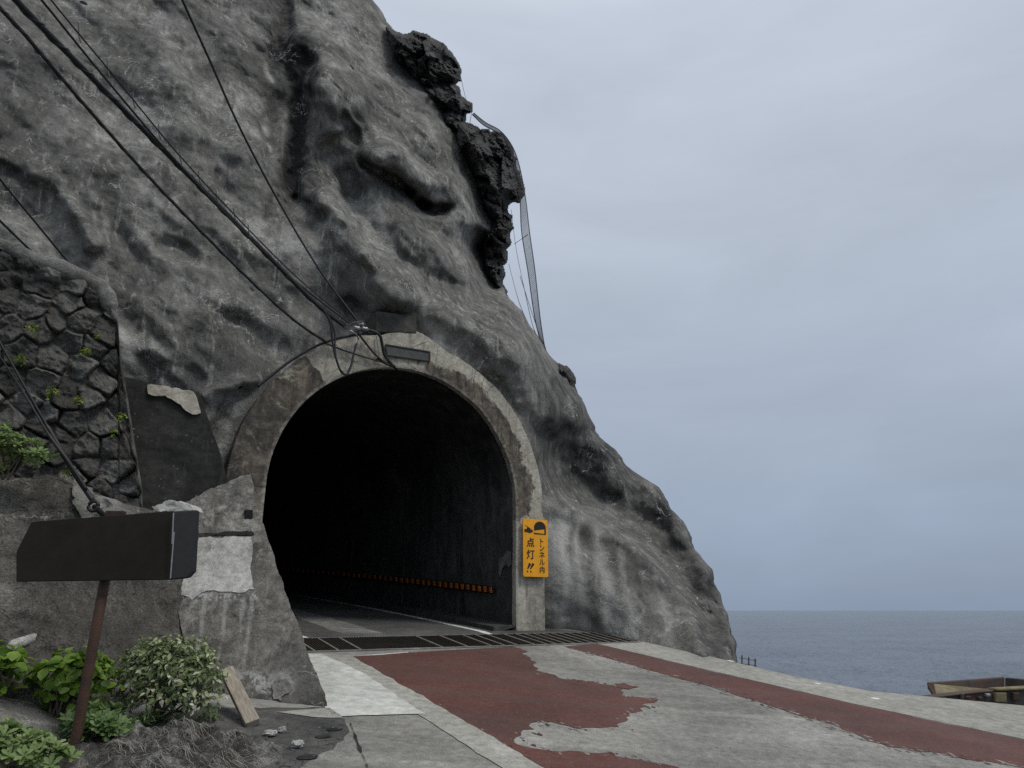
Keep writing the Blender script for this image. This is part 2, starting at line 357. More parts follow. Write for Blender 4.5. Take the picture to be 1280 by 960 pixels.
# ------------------------------------------------------------------ cliff
SIL = np.array([(-150, 405), (-60, 440), (0, 466), (34, 490), (47, 500), (87, 530), (119, 560), (162, 579), (203, 594), (256, 620), (281, 624), (310, 619), (345, 622), (368, 634), (395, 655), (415, 670), (440, 684), (460, 703),
                (486, 722), (540, 745), (561, 768), (580, 781), (598, 806), (611, 827), (634, 836), (652, 856), (686, 868), (711, 889), (748, 902), (786, 914), (802, 920), (830, 921), (905, 925)], float)
OFFS = [(285, 590, .3), (345, 475, .35), (430, 428, .35), (515, 413, .3), (590, 458, .35), (655, 535, .4), (680, 640, .3), (686, 770, .3), (480, 600, .5), (400, 760, .5), (560, 760, .5), (330, 800, .4),
        (700, 783, .28), (800, 802, -1.3), (880, 818, -2.6), (925, 830, -3.3), (700, 905, .4), (800, 905, -1.4), (925, 905, -3.5),
        (720, 650, .55), (800, 710, -.5), (860, 770, -1.7), (700, 600, .9), (745, 580, 1.7), (800, 640, .9), (850, 700, -.2), (890, 770, -1.8),
        (745, 540, 1.9), (806, 598, 1.3), (868, 686, -.4), (916, 786, -2.7),
        (0, 0, 2.6), (200, 0, 3.4), (400, 0, 4.4), (466, 0, 5.2), (-400, 0, 1.5), (-400, 400, -1.2), (-400, 900, -2), (0, 300, .5), (200, 300, .8), (350, 300, 1.0), (150, 450, .25), (260, 490, .25), (100, 700, 0), (100, 905, 0),
        (480, 200, 1.9), (560, 250, 2.3), (620, 300, 3.1), (580, 160, 3.5), (530, 90, 4.2), (640, 375, 2.0), (690, 460, 2.1), (600, 400, .8), (540, 330, .9), (400, 150, 2.2), (200, 150, 1.8),
        (-400, -150, 3), (0, -150, 4.4), (200, -150, 5.4), (400, -150, 8)]
# sculpted folds, hollows and bulges of the sprayed rock: u0,v0,u1,v1,radius,amount into the rock (m), hardness
FEAT = [(352, -60, 350, 60, 16, .6, .6), (350, 60, 338, 190, 11, .25, .6), (373, 75, 366, 235, 15, .5, .75), (400, 80, 420, 110, 34, -.75, 0), (384, 82, 392, 120, 9, .3, .5), (410, 60, 470, 190, 40, -.35, 0),
        (480, 219, 515, 238, 6, .6, .7), (512, 238, 535, 253, 9, .8, .7), (532, 254, 556, 266, 9, .8, .35), (480, 192, 575, 245, 22, -.75, 0), (520, 150, 560, 200, 30, -.4, 0), (455, 205, 500, 232, 9, .5, .5),
        (596, 300, 612, 345, 18, 1.1, .45), (585, 275, 622, 285, 22, -.7, 0), (640, 395, 690, 470, 30, -.5, 0),
        (404, 252, 425, 275, 17, -.6, .4), (430, 290, 452, 315, 17, -.5, .4), (418, 283, 428, 288, 5, .25, .3), (462, 318, 505, 365, 20, -.45, .3), (505, 290, 540, 330, 16, -.35, .3), (395, 100, 425, 150, 18, -.45, .4), (430, 150, 445, 172, 9, .35, .5), (455, 130, 500, 185, 16, -.4, .3), (560, 275, 590, 300, 14, -.35, .3), (540, 300, 580, 345, 14, -.35, .3), (440, 300, 490, 370, 30, -.4, 0), (372, 250, 400, 270, 12, .35, .3), (430, 225, 470, 300, 14, .35, 0),
        (560, 385, 640, 440, 34, -.55, 0), (640, 440, 700, 520, 34, -.75, .2), (690, 545, 700, 590, 720, 615, 780, 642, 850, 703, 893, 790, 20, .5, .1),
        (700, 628, 770, 663, 850, 735, 885, 815, 15, -.3, 0), (745, 555, 770, 600, 16, -.35, 0), (790, 600, 820, 650, 14, .35, 0), (720, 500, 735, 540, 18, -.3, 0),
        (235, 318, 205, 305, 12, .3, .2), (130, 235, 165, 320, 12, .1, 0), (-60, 190, 0, 193, 60, 217, 95, 265, 118, 310, 11, -.3, .2), (0, 235, 50, 262, 22, .08, 0), (100, 60, 150, 150, 40, .3, 0), (210, 60, 240, 160, 25, -.3, 0), (280, 60, 300, 190, 25, -.25, 0),
        (290, 400, 350, 440, 20, .3, 0), (150, 425, 200, 440, 10, -.15, 0), (255, 495, 320, 470, 7, -.18, .2), (250, 560, 300, 490, 8, .2, 0), (440, 385, 480, 400, 18, .3, 0), (520, 330, 580, 380, 16, .25, 0),
        (410, 185, 440, 240, 14, .35, .2), (500, 90, 520, 130, 18, .3, 0), (330, 340, 420, 400, 26, .22, 0)]
TONE = [(505, 60, 575, 165, 9, -.45), (585, 185, 628, 330, 9, -.5), (352, -60, 350, 60, 20, -.9), (350, 60, 338, 180, 8, -.6), (374, 60, 367, 232, 14, -1.35), (384, 80, 395, 120, 9, -.8), (506, 236, 552, 264, 11, -.7), (600, 310, 612, 340, 14, -.5), (362, 300, 388, 330, 14, .55), (400, 250, 428, 285, 12, .3),  # stains and pale deposits; slot, hollow and overhang pocket get painted shade
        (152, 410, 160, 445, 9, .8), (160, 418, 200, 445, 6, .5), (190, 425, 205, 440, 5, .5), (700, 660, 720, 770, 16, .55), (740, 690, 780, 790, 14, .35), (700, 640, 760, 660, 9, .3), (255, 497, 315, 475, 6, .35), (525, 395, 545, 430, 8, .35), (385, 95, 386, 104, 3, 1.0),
        (336, 80, 339, 100, 3, 1.2), (334, 155, 336, 165, 2.5, 1.2), (333, 180, 334, 190, 2, 1.2), (690, 540, 710, 590, 22, -.5), (700, 490, 745, 570, 26, -.55), (745, 580, 815, 640, 26, -.75), (820, 645, 875, 725, 22, -.75), (880, 740, 905, 810, 16, -.6), (690, 620, 690, 760, 8, .25), (703, 640, 708, 770, 5, .5), (722, 650, 735, 780, 4, .45), (748, 665, 762, 790, 5, .4), (775, 690, 790, 795, 4, .4), (735, 660, 748, 785, 4, -.35), (765, 690, 775, 790, 4, -.4), (795, 700, 812, 800, 5, -.45), (820, 720, 838, 805, 4, .35), (714, 640, 720, 775, 3, -.3), (440, 330, 470, 370, 18, .25), (480, 700, 480, 700, 1, 0), (115, 240, 125, 300, 4, .2), (430, 130, 450, 180, 12, -.25), (385, 160, 400, 240, 12, -.35)]  # pale streaks; recess and right slope behind the apron carry painted shade
def cliff():
    vs = np.arange(-150, 906, 3.0); ns = 420; nb = 48
    usil = np.interp(vs, SIL[:, 0], SIL[:, 1]); usil = usil+2.2*perlin(np.stack([vs*.05, vs*0+3, vs*0], -1))*2+1.2*perlin(np.stack([vs*.2, vs*0+9, vs*0], -1))
    s = np.linspace(0, 1, ns); u = -400+(usil[:, None]+400)*s[None]**.85; v = np.repeat(vs[:, None], ns, 1)
    o = TPS(OFFS)(u, v)
    wu = u+10*perlin(np.stack([u*.02, v*.02, 0*u], -1))+4*perlin(np.stack([u*.06, v*.06, 0*u+4], -1)); wv = v+10*perlin(np.stack([u*.02, v*.02, 0*u+8], -1))+4*perlin(np.stack([u*.06, v*.06, 0*u+12], -1))
    for ft in FEAT:
        *pl, r, amt, h = ft; q = np.min([capdist(wu, wv, pl[k:k+4]) for k in range(0, len(pl)-2, 2)], 0)/r
        o += amt*((1-h)*np.exp(-q*q)+h*(1-sstep(.55, 1.25, q)))
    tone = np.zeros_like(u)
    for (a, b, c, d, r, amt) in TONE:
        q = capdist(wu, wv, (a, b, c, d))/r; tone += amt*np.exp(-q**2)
    R = rays(u, v); P = R*((O@D+o)/(R@D))[..., None]
    # flowing sprayed relief
    near = np.exp(-(np.clip(np.hypot(u-500, (v-600)*1.0)-230, 0, 1e9)/40)**2)
    Q = P.copy(); Q[..., 2] *= .55
    Q = Q+.5*np.stack([perlin(P*.5+5), perlin(P*.5+25), perlin(P*.5+45)], -1)
    big = fbm(Q*.42, 2); rid = 1-np.abs(perlin(Q*np.array([1.0, 1.0, .6])*.75+31))*2; med = fbm(Q*1.15+7, 3, .5)
    bill = np.abs(perlin(Q*1.9+60)); fine = fbm(P*4.0+11, 3, .55)
    drape = perlin(P*np.array([2.6, 2.6, .55])+70)
    diag = perlin(np.stack([(u+v*.55)*.012, (v-u*.75)*.034, 0*u+5], -1)); rough = np.exp(-(capdist(u, v, (888, 760, 915, 840))/24)**2)+.5*np.exp(-(capdist(u, v, (700, 460, 720, 485))/14)**2)+.55*np.exp(-(np.minimum(capdist(u, v, (500, 50, 580, 165)), capdist(u, v, (585, 180, 632, 350)))/13)**2)
    Qd = np.stack([P@np.array([.55, .35, -.76])*.55, P@np.array([.8, .2, .55]), P[..., 1]*.8], -1); Qd = Qd+.35*np.stack([perlin(P*.9+3), perlin(P*.9+13), perlin(P*.9+23)], -1)
    lob = np.abs(perlin(Qd*.62+40)); lob2 = np.abs(perlin(Qd*1.5+80))
    n = .4*big-.05*rid-.34*lob-.13*lob2+.17+.03*fine+.10*diag+.045*fbm(P*1.9+3, 5, .6)+rough*(.22*(np.abs(perlin(P*2.3+50))-.3)+.28*np.abs(fbm(P*4+20, 3, .65))-.1)
    smooth_r = sstep(690, 720, u)*sstep(620, 680, v)                     # the apron beside the portal is flatter
    n = n*(1-.6*smooth_r)*(1-.45*sstep(705, 750, u)*sstep(500, 560, v)*(1-smooth_r))*(1-.75*near)
    # the surface rolls away from view at its outer edge
    dpx = np.clip(usil[:, None]-u, 0, 1e9); Rr = 46.0
    o2 = o+n+.95*(1-np.sqrt(np.clip(1-np.clip(1-dpx/Rr, 0, 1)**2, 0, 1)))
    P = R*((O@D+o2)/(R@D))[..., None]
    back = []
    kk = (O@D+o2[:, -1])/(R[:, -1]@D)
    for j in range(1, nb+1):
        jj = j*.25; rr = rays(usil-3.0*jj, vs); b = rr*(kk*(1+.016*jj*jj))[:, None]; b = b*(1+min(1, jj/3)*(.028*fbm(b*.45, 4, .55)+.02*np.abs(perlin(b*.9))))[:, None]; back.append(b)
    P = np.concatenate([P, np.stack(back, 1)], 1); tone = np.concatenate([tone, np.zeros((len(vs), nb))], 1)
    c = ns+nb; Pf = P.reshape(-1, 3); q = Pf-O; t = q@EX; z = Pf[:, 2]; dd = q@D
    rr = np.where(z < 2.0, np.abs(t+2.36), np.hypot(t+2.36, z-2.0)); hole = (rr < 2.85) & (dd < 2) & (dd > -1.5)
    hole = hole.reshape(len(vs), c); mask = ~(hole[:-1, :-1] | hole[1:, 1:] | hole[:-1, 1:] | hole[1:, :-1])
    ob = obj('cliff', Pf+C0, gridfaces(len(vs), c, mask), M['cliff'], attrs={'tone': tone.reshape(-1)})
    bm = bmesh.new(); bm.from_mesh(ob.data); loose = [w for w in bm.verts if not w.link_faces]; bmesh.ops.delete(bm, geom=loose, context='VERTS')
    bmesh.ops.reverse_faces(bm, faces=bm.faces); bm.to_mesh(ob.data); bm.free()
    tag(ob, kind='structure')
cliff()

def rock(name, label, poly, oc, T, seed=0, R_=26.0):
    poly = [tuple(p*100) for p in densify([(x/100, y/100) for x, y in poly], .03, .035, seed+2)]
    A = np.array(poly); lo = A.min(0)-2; hi = A.max(0)+2; st = 1.0; us = np.arange(lo[0], hi[0], st); vs = np.arange(lo[1], hi[1], st); u, v = np.meshgrid(us, vs)
    dist = np.full(u.shape, 1e9); ins = np.zeros(u.shape, bool); n = len(A)
    for k in range(n):
        a = A[k]; b = A[(k+1) % n]; dist = np.minimum(dist, capdist(u, v, (a[0], a[1], b[0], b[1])))
        if a[1] != b[1]: ins ^= ((a[1] > v) != (b[1] > v)) & (u < (b[0]-a[0])*(v-a[1])/(b[1]-a[1])+a[0])
    d = np.where(ins, dist, 0); prof_ = np.sqrt(1-(1-np.clip(d/R_, 0, 1))**2)
    rg = np.random.RandomState(seed); R = rays(u, v); P0 = R*((O@D+oc)/(R@D))[..., None]
    k = 26; sel = rg.choice(u.size, k); pts = P0.reshape(-1, 3)[sel]; ht = rg.uniform(-1, 1, k); nn = rg.normal(size=(k, 3))*.55
    q = P0+.16*np.stack([perlin(P0*2.2), perlin(P0*2.2+9), perlin(P0*2.2+19)], -1); ix = ((q[..., None, :]-pts)**2).sum(-1).argmin(-1)
    fac = np.clip(ht[ix]*.22+((q-pts[ix])*nn[ix]).sum(-1), -.45, .45)
    rough = fac+.25*fbm(P0*1.0+seed, 2)-.3*np.abs(perlin(P0*2.4+seed))+.14*fbm(P0*5+seed, 4, .65)
    V = []; F_ = []; cell = ins[:-1, :-1] | ins[1:, :-1] | ins[:-1, 1:] | ins[1:, 1:]
    for sg_ in (-1, 1):
        o = oc+sg_*T*prof_+rough*np.clip(d/5, 0, 1); P = R*((O@D+o)/(R@D))[..., None]; k0 = len(V); V += list(P.reshape(-1, 3)+C0)
        fs = gridfaces(len(vs), len(us), cell); F_ += [tuple(k0+i for i in (f if sg_ < 0 else f[::-1])) for f in fs]
    ob = obj(name, V, F_, M['rock'], smooth=False); bm = bmesh.new(); bm.from_mesh(ob.data); bmesh.ops.delete(bm, geom=[w for w in bm.verts if not w.link_faces], context='VERTS')
    bmesh.ops.remove_doubles(bm, verts=bm.verts, dist=.002); bmesh.ops.recalc_face_normals(bm, faces=bm.faces); bm.to_mesh(ob.data); bm.free()
    return tag(ob, label, 'rock')
rock('rock_outcrop', 'dark bare rock knob, topmost on the cliff edge against the sky', [(480, 30), (500, 41), (517, 38), (530, 42), (545, 50), (560, 62), (571, 76), (577, 88), (577, 101), (566, 105), (553, 104), (545, 112), (533, 112), (515, 100), (495, 75)], 4.6, 1.0, 1)
rock('rock_outcrop', 'small dark jagged rock wedged between the two larger outcrops on the cliff edge', [(530, 95), (548, 100), (562, 104), (570, 107), (575, 118), (590, 134), (590, 139), (583, 142), (582, 150), (578, 157), (586, 168), (572, 175), (550, 155), (530, 115)], 4.2, .8, 2)
rock('rock_outcrop', 'large dark overhanging bare rock mass on the cliff edge under the net', [(570, 150), (582, 153), (592, 157), (600, 167), (606, 161), (613, 167), (622, 165), (631, 170), (640, 182), (646, 198), (650, 215), (655, 232), (656, 243), (650, 253), (638, 254), (634, 262), (637, 270), (630, 285), (610, 275), (592, 220), (570, 175)], 3.9, 1.2, 3)
rock('rock_outcrop', 'narrow dark rock column hanging below the overhanging outcrop', [(620, 258), (634, 262), (641, 270), (642, 285), (637, 292), (638, 306), (632, 312), (634, 325), (628, 332), (631, 345), (628, 352), (634, 364), (637, 377), (624, 374), (606, 335), (606, 280)], 3.5, .7, 4, 16)
rock('rock_outcrop', 'small dark rock lump on the cliff edge below the foot of the net', [(680, 446), (690, 449), (700, 455), (708, 457), (716, 466), (720, 476), (719, 488), (705, 485), (688, 465)], 2.5, .5, 5, 14)

# ------------------------------------------------------------------ sea, road and ground
SEA = -14.0
sx = [-6000, 20, 45, 90, 180, 400, 900, 2000, 6000, 14000]
def sea():
    n = NT('sea_water'); co = n.n('ShaderNodeNewGeometry').outputs['Position']
    w1 = n.noise(.28, 5, .6, .4, n.map((1, 1.6, 1), (0, 0, .4), co)); w2 = n.noise(1.3, 4, .65, .3, n.map((1, 1.8, 1), (0, 0, -.2), co)); w3 = n.noise(.02, 4, .6, 0, co)
    nb = n.bump(w1, 1.1, 1.0); nb = n.bump(w2, .3, 1.0, nb)
    c = n.ramp(w3, [(.35, (.085, .107, .14)), (.65, (.12, .147, .188))])
    m = n.out(c, .3, nb, .5); return m
M['sea'] = sea()
def sea_mesh():
    rr = np.geomspace(24, 1800, 560); rr = np.r_[rr, 4000, 12000]; th = np.radians(np.arange(-2, 62, .125)); Rg, Tg = np.meshgrid(rr, th, indexing='ij')
    X = Rg*np.sin(Tg); Yg = Rg*np.cos(Tg); a = np.stack([X*.8+Yg*.6, (-X*.6+Yg*.8)*1.5, 0*X], -1)
    Z = .34*perlin(a*.11)+.26*(1-2*np.abs(perlin(a*.24+5)))+.2*perlin(a*.55+11)+.09*perlin(a*1.2+3)
    Z = Z*1.15*np.clip((6000-Rg)/4000, 0, 1); P = np.stack([X, Yg, Z+SEA+CZ], -1)
    n = len(rr); m_ = len(th); V = P.reshape(-1, 3); F_ = gridfaces(n, m_)
    ex = [(-12000, -9000, SEA+CZ-.9), (12000, -9000, SEA+CZ-.9), (12000, 12000, SEA+CZ-.9), (-12000, 12000, SEA+CZ-.9)]; k = len(V)
    o = obj('sea', np.concatenate([V, ex]), F_+[(k, k+1, k+2, k+3)], M['sea']); clean(o); tag(o, kind='structure')
sea_flat = (obj('sea', [(-9000, -9000, SEA+CZ), (9000, -9000, SEA+CZ), (9000, 14000, SEA+CZ), (-9000, 14000, SEA+CZ)], [(0, 1, 2, 3)], M['sea'], smooth=False))
bpy.data.objects.remove(sea_flat)
sea_mesh()
edge = px([(800, 801), (890, 821), (990, 844.5), (1090, 864), (1280, 882)])
last = edge[-1]; edge2 = [(edge[0][0]+.6, 1.2)]+edge+[(last[0]+2.2, last[1]-6), (last[0]+7, last[1]-20), (last[0]+14, last[1]-45)]
sheet('road', [(-40, -55), (edge2[-1][0], edge2[-1][1])]+edge2[::-1][1:]+[(edge2[0][0], 1.2), (0.6, 1.2), (-.0, 0), (-5.0, 0), (-40, 0)], 0, M['road'])
# sea wall under the outer edge of the road
vsw = []; 
for t, d in edge2: vsw += [roadW(t+.02, d, -.004), W(t+.5, d, SEA-1)]
tag(obj('sea_wall', vsw, [(2*i, 2*i+2, 2*i+3, 2*i+1) for i in range(len(edge2)-1)], M['gutter'], smooth=False), 'sloping concrete sea wall under the outer edge of the road', 'wall')
L1 = .004
redR = px([(745, 805), (880, 837), (1065, 880), (1280, 925)]); redR += [(redR[-1][0]+.02, -12), (redR[-1][0]+.02, -30)]
redL = px([(705, 808), (760, 823), (800, 835), (900, 862), (970, 885), (1030, 903), (1110, 934), (1190, 945), (1270, 958)]); redL += [(.5, -12), (.4, -30)]
sheet('red_road_strip', redL+redR[::-1], L1, M['red'], .09, .1, 4, [.4, .4, .5, .7, 1, 1.4, 1.4, 1, 1, 0]+[.25]*8)
red1 = px([(440, 821), (540, 814), (640, 808.5), (652, 811), (677, 840), (700, 848), (740, 852), (775, 860), (785, 872), (822, 872), (812, 884), (786, 892), (774, 909), (720, 911), (690, 903), (664, 904), (668, 912), (642, 925), (668, 936), (700, 940), (760, 941), (800, 950), (847, 959), (900, 990), (700, 1005), (690, 966), (600, 913), (520, 867)])
sheet('red_road_patch', red1, L1, M['red'], .08, .08, 9, [.1, .1, .6, 1.3, 1.3, 1.2, 1.2, 1.2, 1.2, 1.2, 1.2, 1.2, 1.2, 1.2, 1.2, 1.2, 1.2, 1.2, 1.2, 1.2, 1.2, 1, 0, 0, 0, .1, .1, .15])
red2 = px([(1030-640+640, 842), (1000, 843)]) if False else None
rs = px([(768, 855), (780, 854), (790, 858), (800, 859), (786, 862), (772, 860)])
sheet('red_road_fleck', rs, L1*2, M['red'], .03, .05, 3)
sh = [(redR[i][0]+.03, redR[i][1]) for i in range(len(redR))]
sheet('road_shoulder', sh+[(edge2[-1][0]-.06, edge2[-1][1]), (edge2[-2][0]-.06, edge2[-2][1]), (edge2[-3][0]-.06, edge2[-3][1])]+[(q[0]-.05, q[1]) for q in edge[::-1]], L1, M['shoulder'])
def flecks(name, mat, count, seed, lift):
    rg = random.Random(seed); m = MB(); edges = [red1, redL[:9], redL[:9]]
    for k in range(count):
        e_ = rg.choice(edges); i_ = rg.randrange(len(e_)-1); f_ = rg.random(); t = e_[i_][0]*(1-f_)+e_[i_+1][0]*f_+rg.gauss(0, .07); d = e_[i_][1]*(1-f_)+e_[i_+1][1]*f_+rg.gauss(0, .07); r = rg.uniform(.006, .02)*(2 if rg.random() < .1 else 1); n_ = 7
        if d > g0_-.2: continue
        P = [roadW(t+r*rg.uniform(.5, 1.3)*math.cos(a*6.283/n_)*.8, d+r*rg.uniform(.6, 1.8)*math.sin(a*6.283/n_)*1.5, lift+.0001*(k % 9)) for a in range(n_)]; m.add(P, [tuple(range(n_))])
    return tag(obj(name, m.v, m.f, mat, smooth=False), kind='structure')
g0_ = td(road(640, 808))[1]
flecks('worn_flecks', M['road'], 300, 1, L1+.0015); flecks('coating_flecks', M['red'], 150, 2, L1+.003)
wl = []
for a, b in ((-.9, -2.1), (-3.2, -3.3), (-4.85, -4.95), (-5.75, -5.85)):
    wl.append((a, b))
for (a, b) in wl[:1]+wl[1:]:
    sheet('edge_line', [(2.26, a), (2.36, a), (2.38, b), (2.27, b)], L1*2, M['line'], .02, .05, 5)
gut = px([(388, 820), (440, 821), (520, 867), (600, 913), (690, 966), (760, 1010)]); gL = [(g[0]-.36, g[1]) for g in gut[1:]]
gut_r = gut[1:]; 
sheet('gutter_strip', [(gut_r[0][0], -1.75)]+gut_r+[(gut_r[-1][0], -30), (gL[-1][0], -30)]+gL[::-1]+[(gL[0][0], -1.75)], L1*2, M['gutter'], .03, .12, 12, [.6]+[1]*4+[0, 0, 0]+[.5]*6)
sheet('pale_apron', px([(368, 818), (402, 818), (452, 841), (532, 893), (470, 895), (418, 896), (404, 880), (380, 840)]), L1*2.5, M['apron'], .03, .1, 15)
sheet('asphalt_patch', px([(60, 1000), (180, 905), (262, 884), (412, 886), (425, 896), (436, 912), (420, 932), (396, 945), (372, 962), (350, 1000)]), L1, M['asphalt'], .08, .08, 21)
sheet('kerb_slab', px([(345, 891), (412, 886), (428, 898), (400, 898)]), L1*2.5, M['gutter'], .02, .08, 22)
for k, (u, v, r) in enumerate([(404, 922, .05), (384, 948, .06), (418, 913, .05)]):
    t, d = td(road(u, v)); sheet('tar_stain', [(t+r*math.cos(a)*1.6, d+r*math.sin(a)) for a in np.linspace(0, 2*math.pi, 9)[:-1]], L1*3, M['panel'], .05, .04, 30+k)
sheet('crack', px([(437, 905), (439, 905), (448, 930), (460, 958), (468, 985), (464, 985), (457, 958), (446, 931)]), L1*3, M['panel'], .02, .05, 40)
sheet('red_road_crack', px([(445, 820.6), (475, 818.3), (510, 815.6), (510, 816.2), (475, 819.2)]), L1*2, M['line'], 0)

# ------------------------------------------------------------------ drain grate across the tunnel mouth
g0 = td(road(640, 793.5))[1]; g1 = td(road(640, 807.5))[1]
gt = empty('drain_grate', roadW(-1.2, (g0+g1)/2), 'dark steel drain grating with pale bars across the tunnel mouth', 'drain grate')
m = MB(); u_ = (roadW(0, g0)-roadW(0, g1)); up = np.array([0, 0, 1.0])
m.box(roadW(-4.4, g1, .004), EX*6.35, u_, up*.004); m.build('base_plate', M['grate'], gt)
m = MB()
for t in np.arange(-4.35, 1.93, .045): m.box(roadW(t, g1, .0085), EX*.012, u_, up*.010)
m.build('grating', M['grate'], gt)
tt = [-4.25, -3.9, -3.55, -2.2, -1.75, -1.3, -1.05, -.8, -.45]+list(np.arange(-.2, 1.95, .2))
for t in tt:
    m = MB(); m.box(roadW(t, g1-.01, .009), EX*(.03 if t > -.3 else .035), u_*1.02, up*.014); m.build('bar', M['gratebar'], gt)
m = MB(); m.box(roadW(-4.4, g1-.05, .005), EX*6.35, roadW(0, g1-.004)-roadW(0, g1-.05), up*.012); m.box(roadW(-4.4, g0+.004, .005), EX*6.35, roadW(0, g0+.035)-roadW(0, g0), up*.010); m.build('frame', M['tun_patch'], gt)

# ------------------------------------------------------------------ tunnel
TL = 46.0; TC = -2.36; RI = 2.46
def path(s):
    h = .012
    ang = h*s; f1 = math.sin(ang)/h; f2 = -(1-math.cos(ang))/h
    return f2, f1, ang                                                 # sideways, forward, heading
def tw(o, s, z):
    a, b, th = path(s); c = a+(TC+o)*math.cos(th)*1+0; d = b+(TC+o)*math.sin(th)
    # heading turns left: the across axis turns with it
    return W(a+(TC+o)*math.cos(th), b+(TC+o)*math.sin(th), rz(0)+.08*s-.0003*s*s+z)
def ribbon(name, o0, o1, lift, mat, s0=0.0, s1=TL, n=60, jag=0):
    P = []; ss = np.linspace(0, 1, n)**1.5*(s1-s0)+s0
    for s in ss:
        j = jag*float(perlin(np.array([[s*1.7, 3.3, o0]]))[0]); P += [tw(o0+j, s, lift), tw(o1+j*.7, s, lift)]
    return tag(obj(name, P, [(2*i, 2*i+1, 2*i+3, 2*i+2) for i in range(n-1)], mat), kind='structure')
ribbon('tunnel_road', -2.6, 2.6, 0, M['tun_road'])
ribbon('worn_strip', -.95, -.25, .004, M['tun_patch'], .0, 26, 60, .12)
ribbon('edge_line', 1.62, 1.76, .005, M['line'], -.0, 30, 50, .02)
ribbon('edge_line', -1.98, -1.84, .005, M['line'], -.0, 30, 50)
sheet('edge_line', [(-.74, g0+.06), (-.60, g0+.06), (-.60, .0), (-.74, .0)], L1*2, M['line'], .015, .05, 3)
sheet('edge_line', [(-4.34, g0+.06), (-3.98, g0+.06), (-4.06, .0), (-4.2, .0)], L1*2, M['line'], .015, .05, 3)
sheet('road_mouth', [(-4.9, g0+.07), (-.58, g0+.07), (-.58, -.004), (-4.9, -.004)], L1, M['tun_road'])
sheet('dark_shoulder', [(-.56, g0+.07), (1.6, g0+.07), (1.0, .25), (.0, .1), (-.56, -.01)], L1, M['asphalt'])
# raised walkway along the right wall
P = []
ss = np.linspace(.02, 40, 40)
for s in ss: P += [tw(1.95, s, -.05), tw(1.97, s, .08), tw(2.55, s, .10)]
tag(obj('walkway', P, [(3*i+k, 3*i+k+1, 3*i+k+4, 3*i+k+3) for i in range(39) for k in (0, 1)]+[(0, 1, 2)], M['lining'], smooth=False), kind='structure')

tun = empty('tunnel_portal', W(TC, 0, rz(0)), 'round arched concrete tunnel mouth with brown stained ring in the cliff', 'tunnel')
def prof(r0, zlow, n=40):                                              # arch profile, left foot to right foot, relative to TC
    q = [(-r0, z) for z in np.linspace(zlow, 2.0, 9)[:-1]]
    q += [(-r0*math.cos(a), 2.0+r0*math.sin(a)) for a in np.linspace(0, math.pi, n)]
    q += [(r0, z) for z in np.linspace(2.0, zlow, 9)[1:]]
    return q
# ring: front face of several rows, inner soffit, outer edge
def ring():
    zl = -1.3; n = 110; inner = prof(RI, zl, n); rows = []; band = []; side = []; dark_ = []
    fr = np.linspace(0, 1, 9)
    def outr(x, z):
        if z <= 2.0: return 3.12+(.0)
        ang = math.degrees(math.atan2(x, z-2.0)); return 3.10+.19*max(0, 1-abs(ang-2)/13)
    spec = [(0, .14), (0, .06), (.0, .012)]+[(f, 0.0) for f in fr[0:]]+[(1.0, .05), (1.0, .8)]
    for i, (f, dp) in enumerate(spec):
        for k, (x, z) in enumerate(inner):
            if z <= 2.0: dx, dz = (1 if x > 0 else -1), 0
            else: L = math.hypot(x, z-2.0); dx, dz = x/L, (z-2.0)/L
            w = (outr(x, z)-RI)*f
            if i == 2: w = .0; 
            if i == 3: w = .03
            X = x+dx*w; Z = z+dz*w
            rows.append((X+TC, dp, Z)); band.append(f); dark_.append(float((x < 0)*sstep(1.3, 1.7, z)*(1-sstep(3.1, 3.7, z)))+.35*float((x > 0)*(z < 1.4)*(f > .35)))
            rs_ = sstep(-.2, .5, x/RI)                                   # right half: brown on the inner side, pale on the outer; left half: patchy
            side.append(float(rs_*((1.15-1.15*f) if z > 1.7 else .2)+(1-rs_)*(.62 if (1.6 < z < 3.9) else (.3 if z >= 3.9 else .1))+(0 if z > 1.4 else -.25)))
    T = np.array(rows); P = np.array([W(*q) for q in T])
    P = P+D*(.02*fbm(P*1.6, 4, .6))[:, None]-EX*0
    fl = np.array([b >= 1 for b in band]); P = P+np.outer(fl*.03*fbm(P*3.1+9, 3, .6), [0, 0, 1])
    c = len(inner); o = obj('arch_ring', P, gridfaces(len(spec), c), M['ring'], tun, attrs={'band': band, 'side': side, 'dark': dark_}); clean(o)
    md = o.modifiers.new('e', 'EDGE_SPLIT'); md.split_angle = .7
ring()
P = []; ss = np.concatenate([np.linspace(.09, 12, 40), np.linspace(12.5, TL, 40)]); pr = prof(RI+.02, -.4, 40)
for s in ss:
    for (x, z) in pr: P.append(tw(x, s, z-rz(0)+.0*s))
o = obj('lining', P, gridfaces(len(ss), len(pr)), M['lining'], tun, attrs={'tone': [-.95*sstep(2.3, 3.6, z+.4*math.sin(s_*2.1)) for s_ in ss for x, z in pr]})  # tone blackens the upper lining: tunnel shade painted into the colour
m = MB(); e = [tw(x*1.05, TL-.3, z-rz(0)) for x, z in pr]; m.add(e, [tuple(range(len(e)))]); m.build('end_wall', M['lining'], tun)  # unseen wall added to close the bore and keep it dark
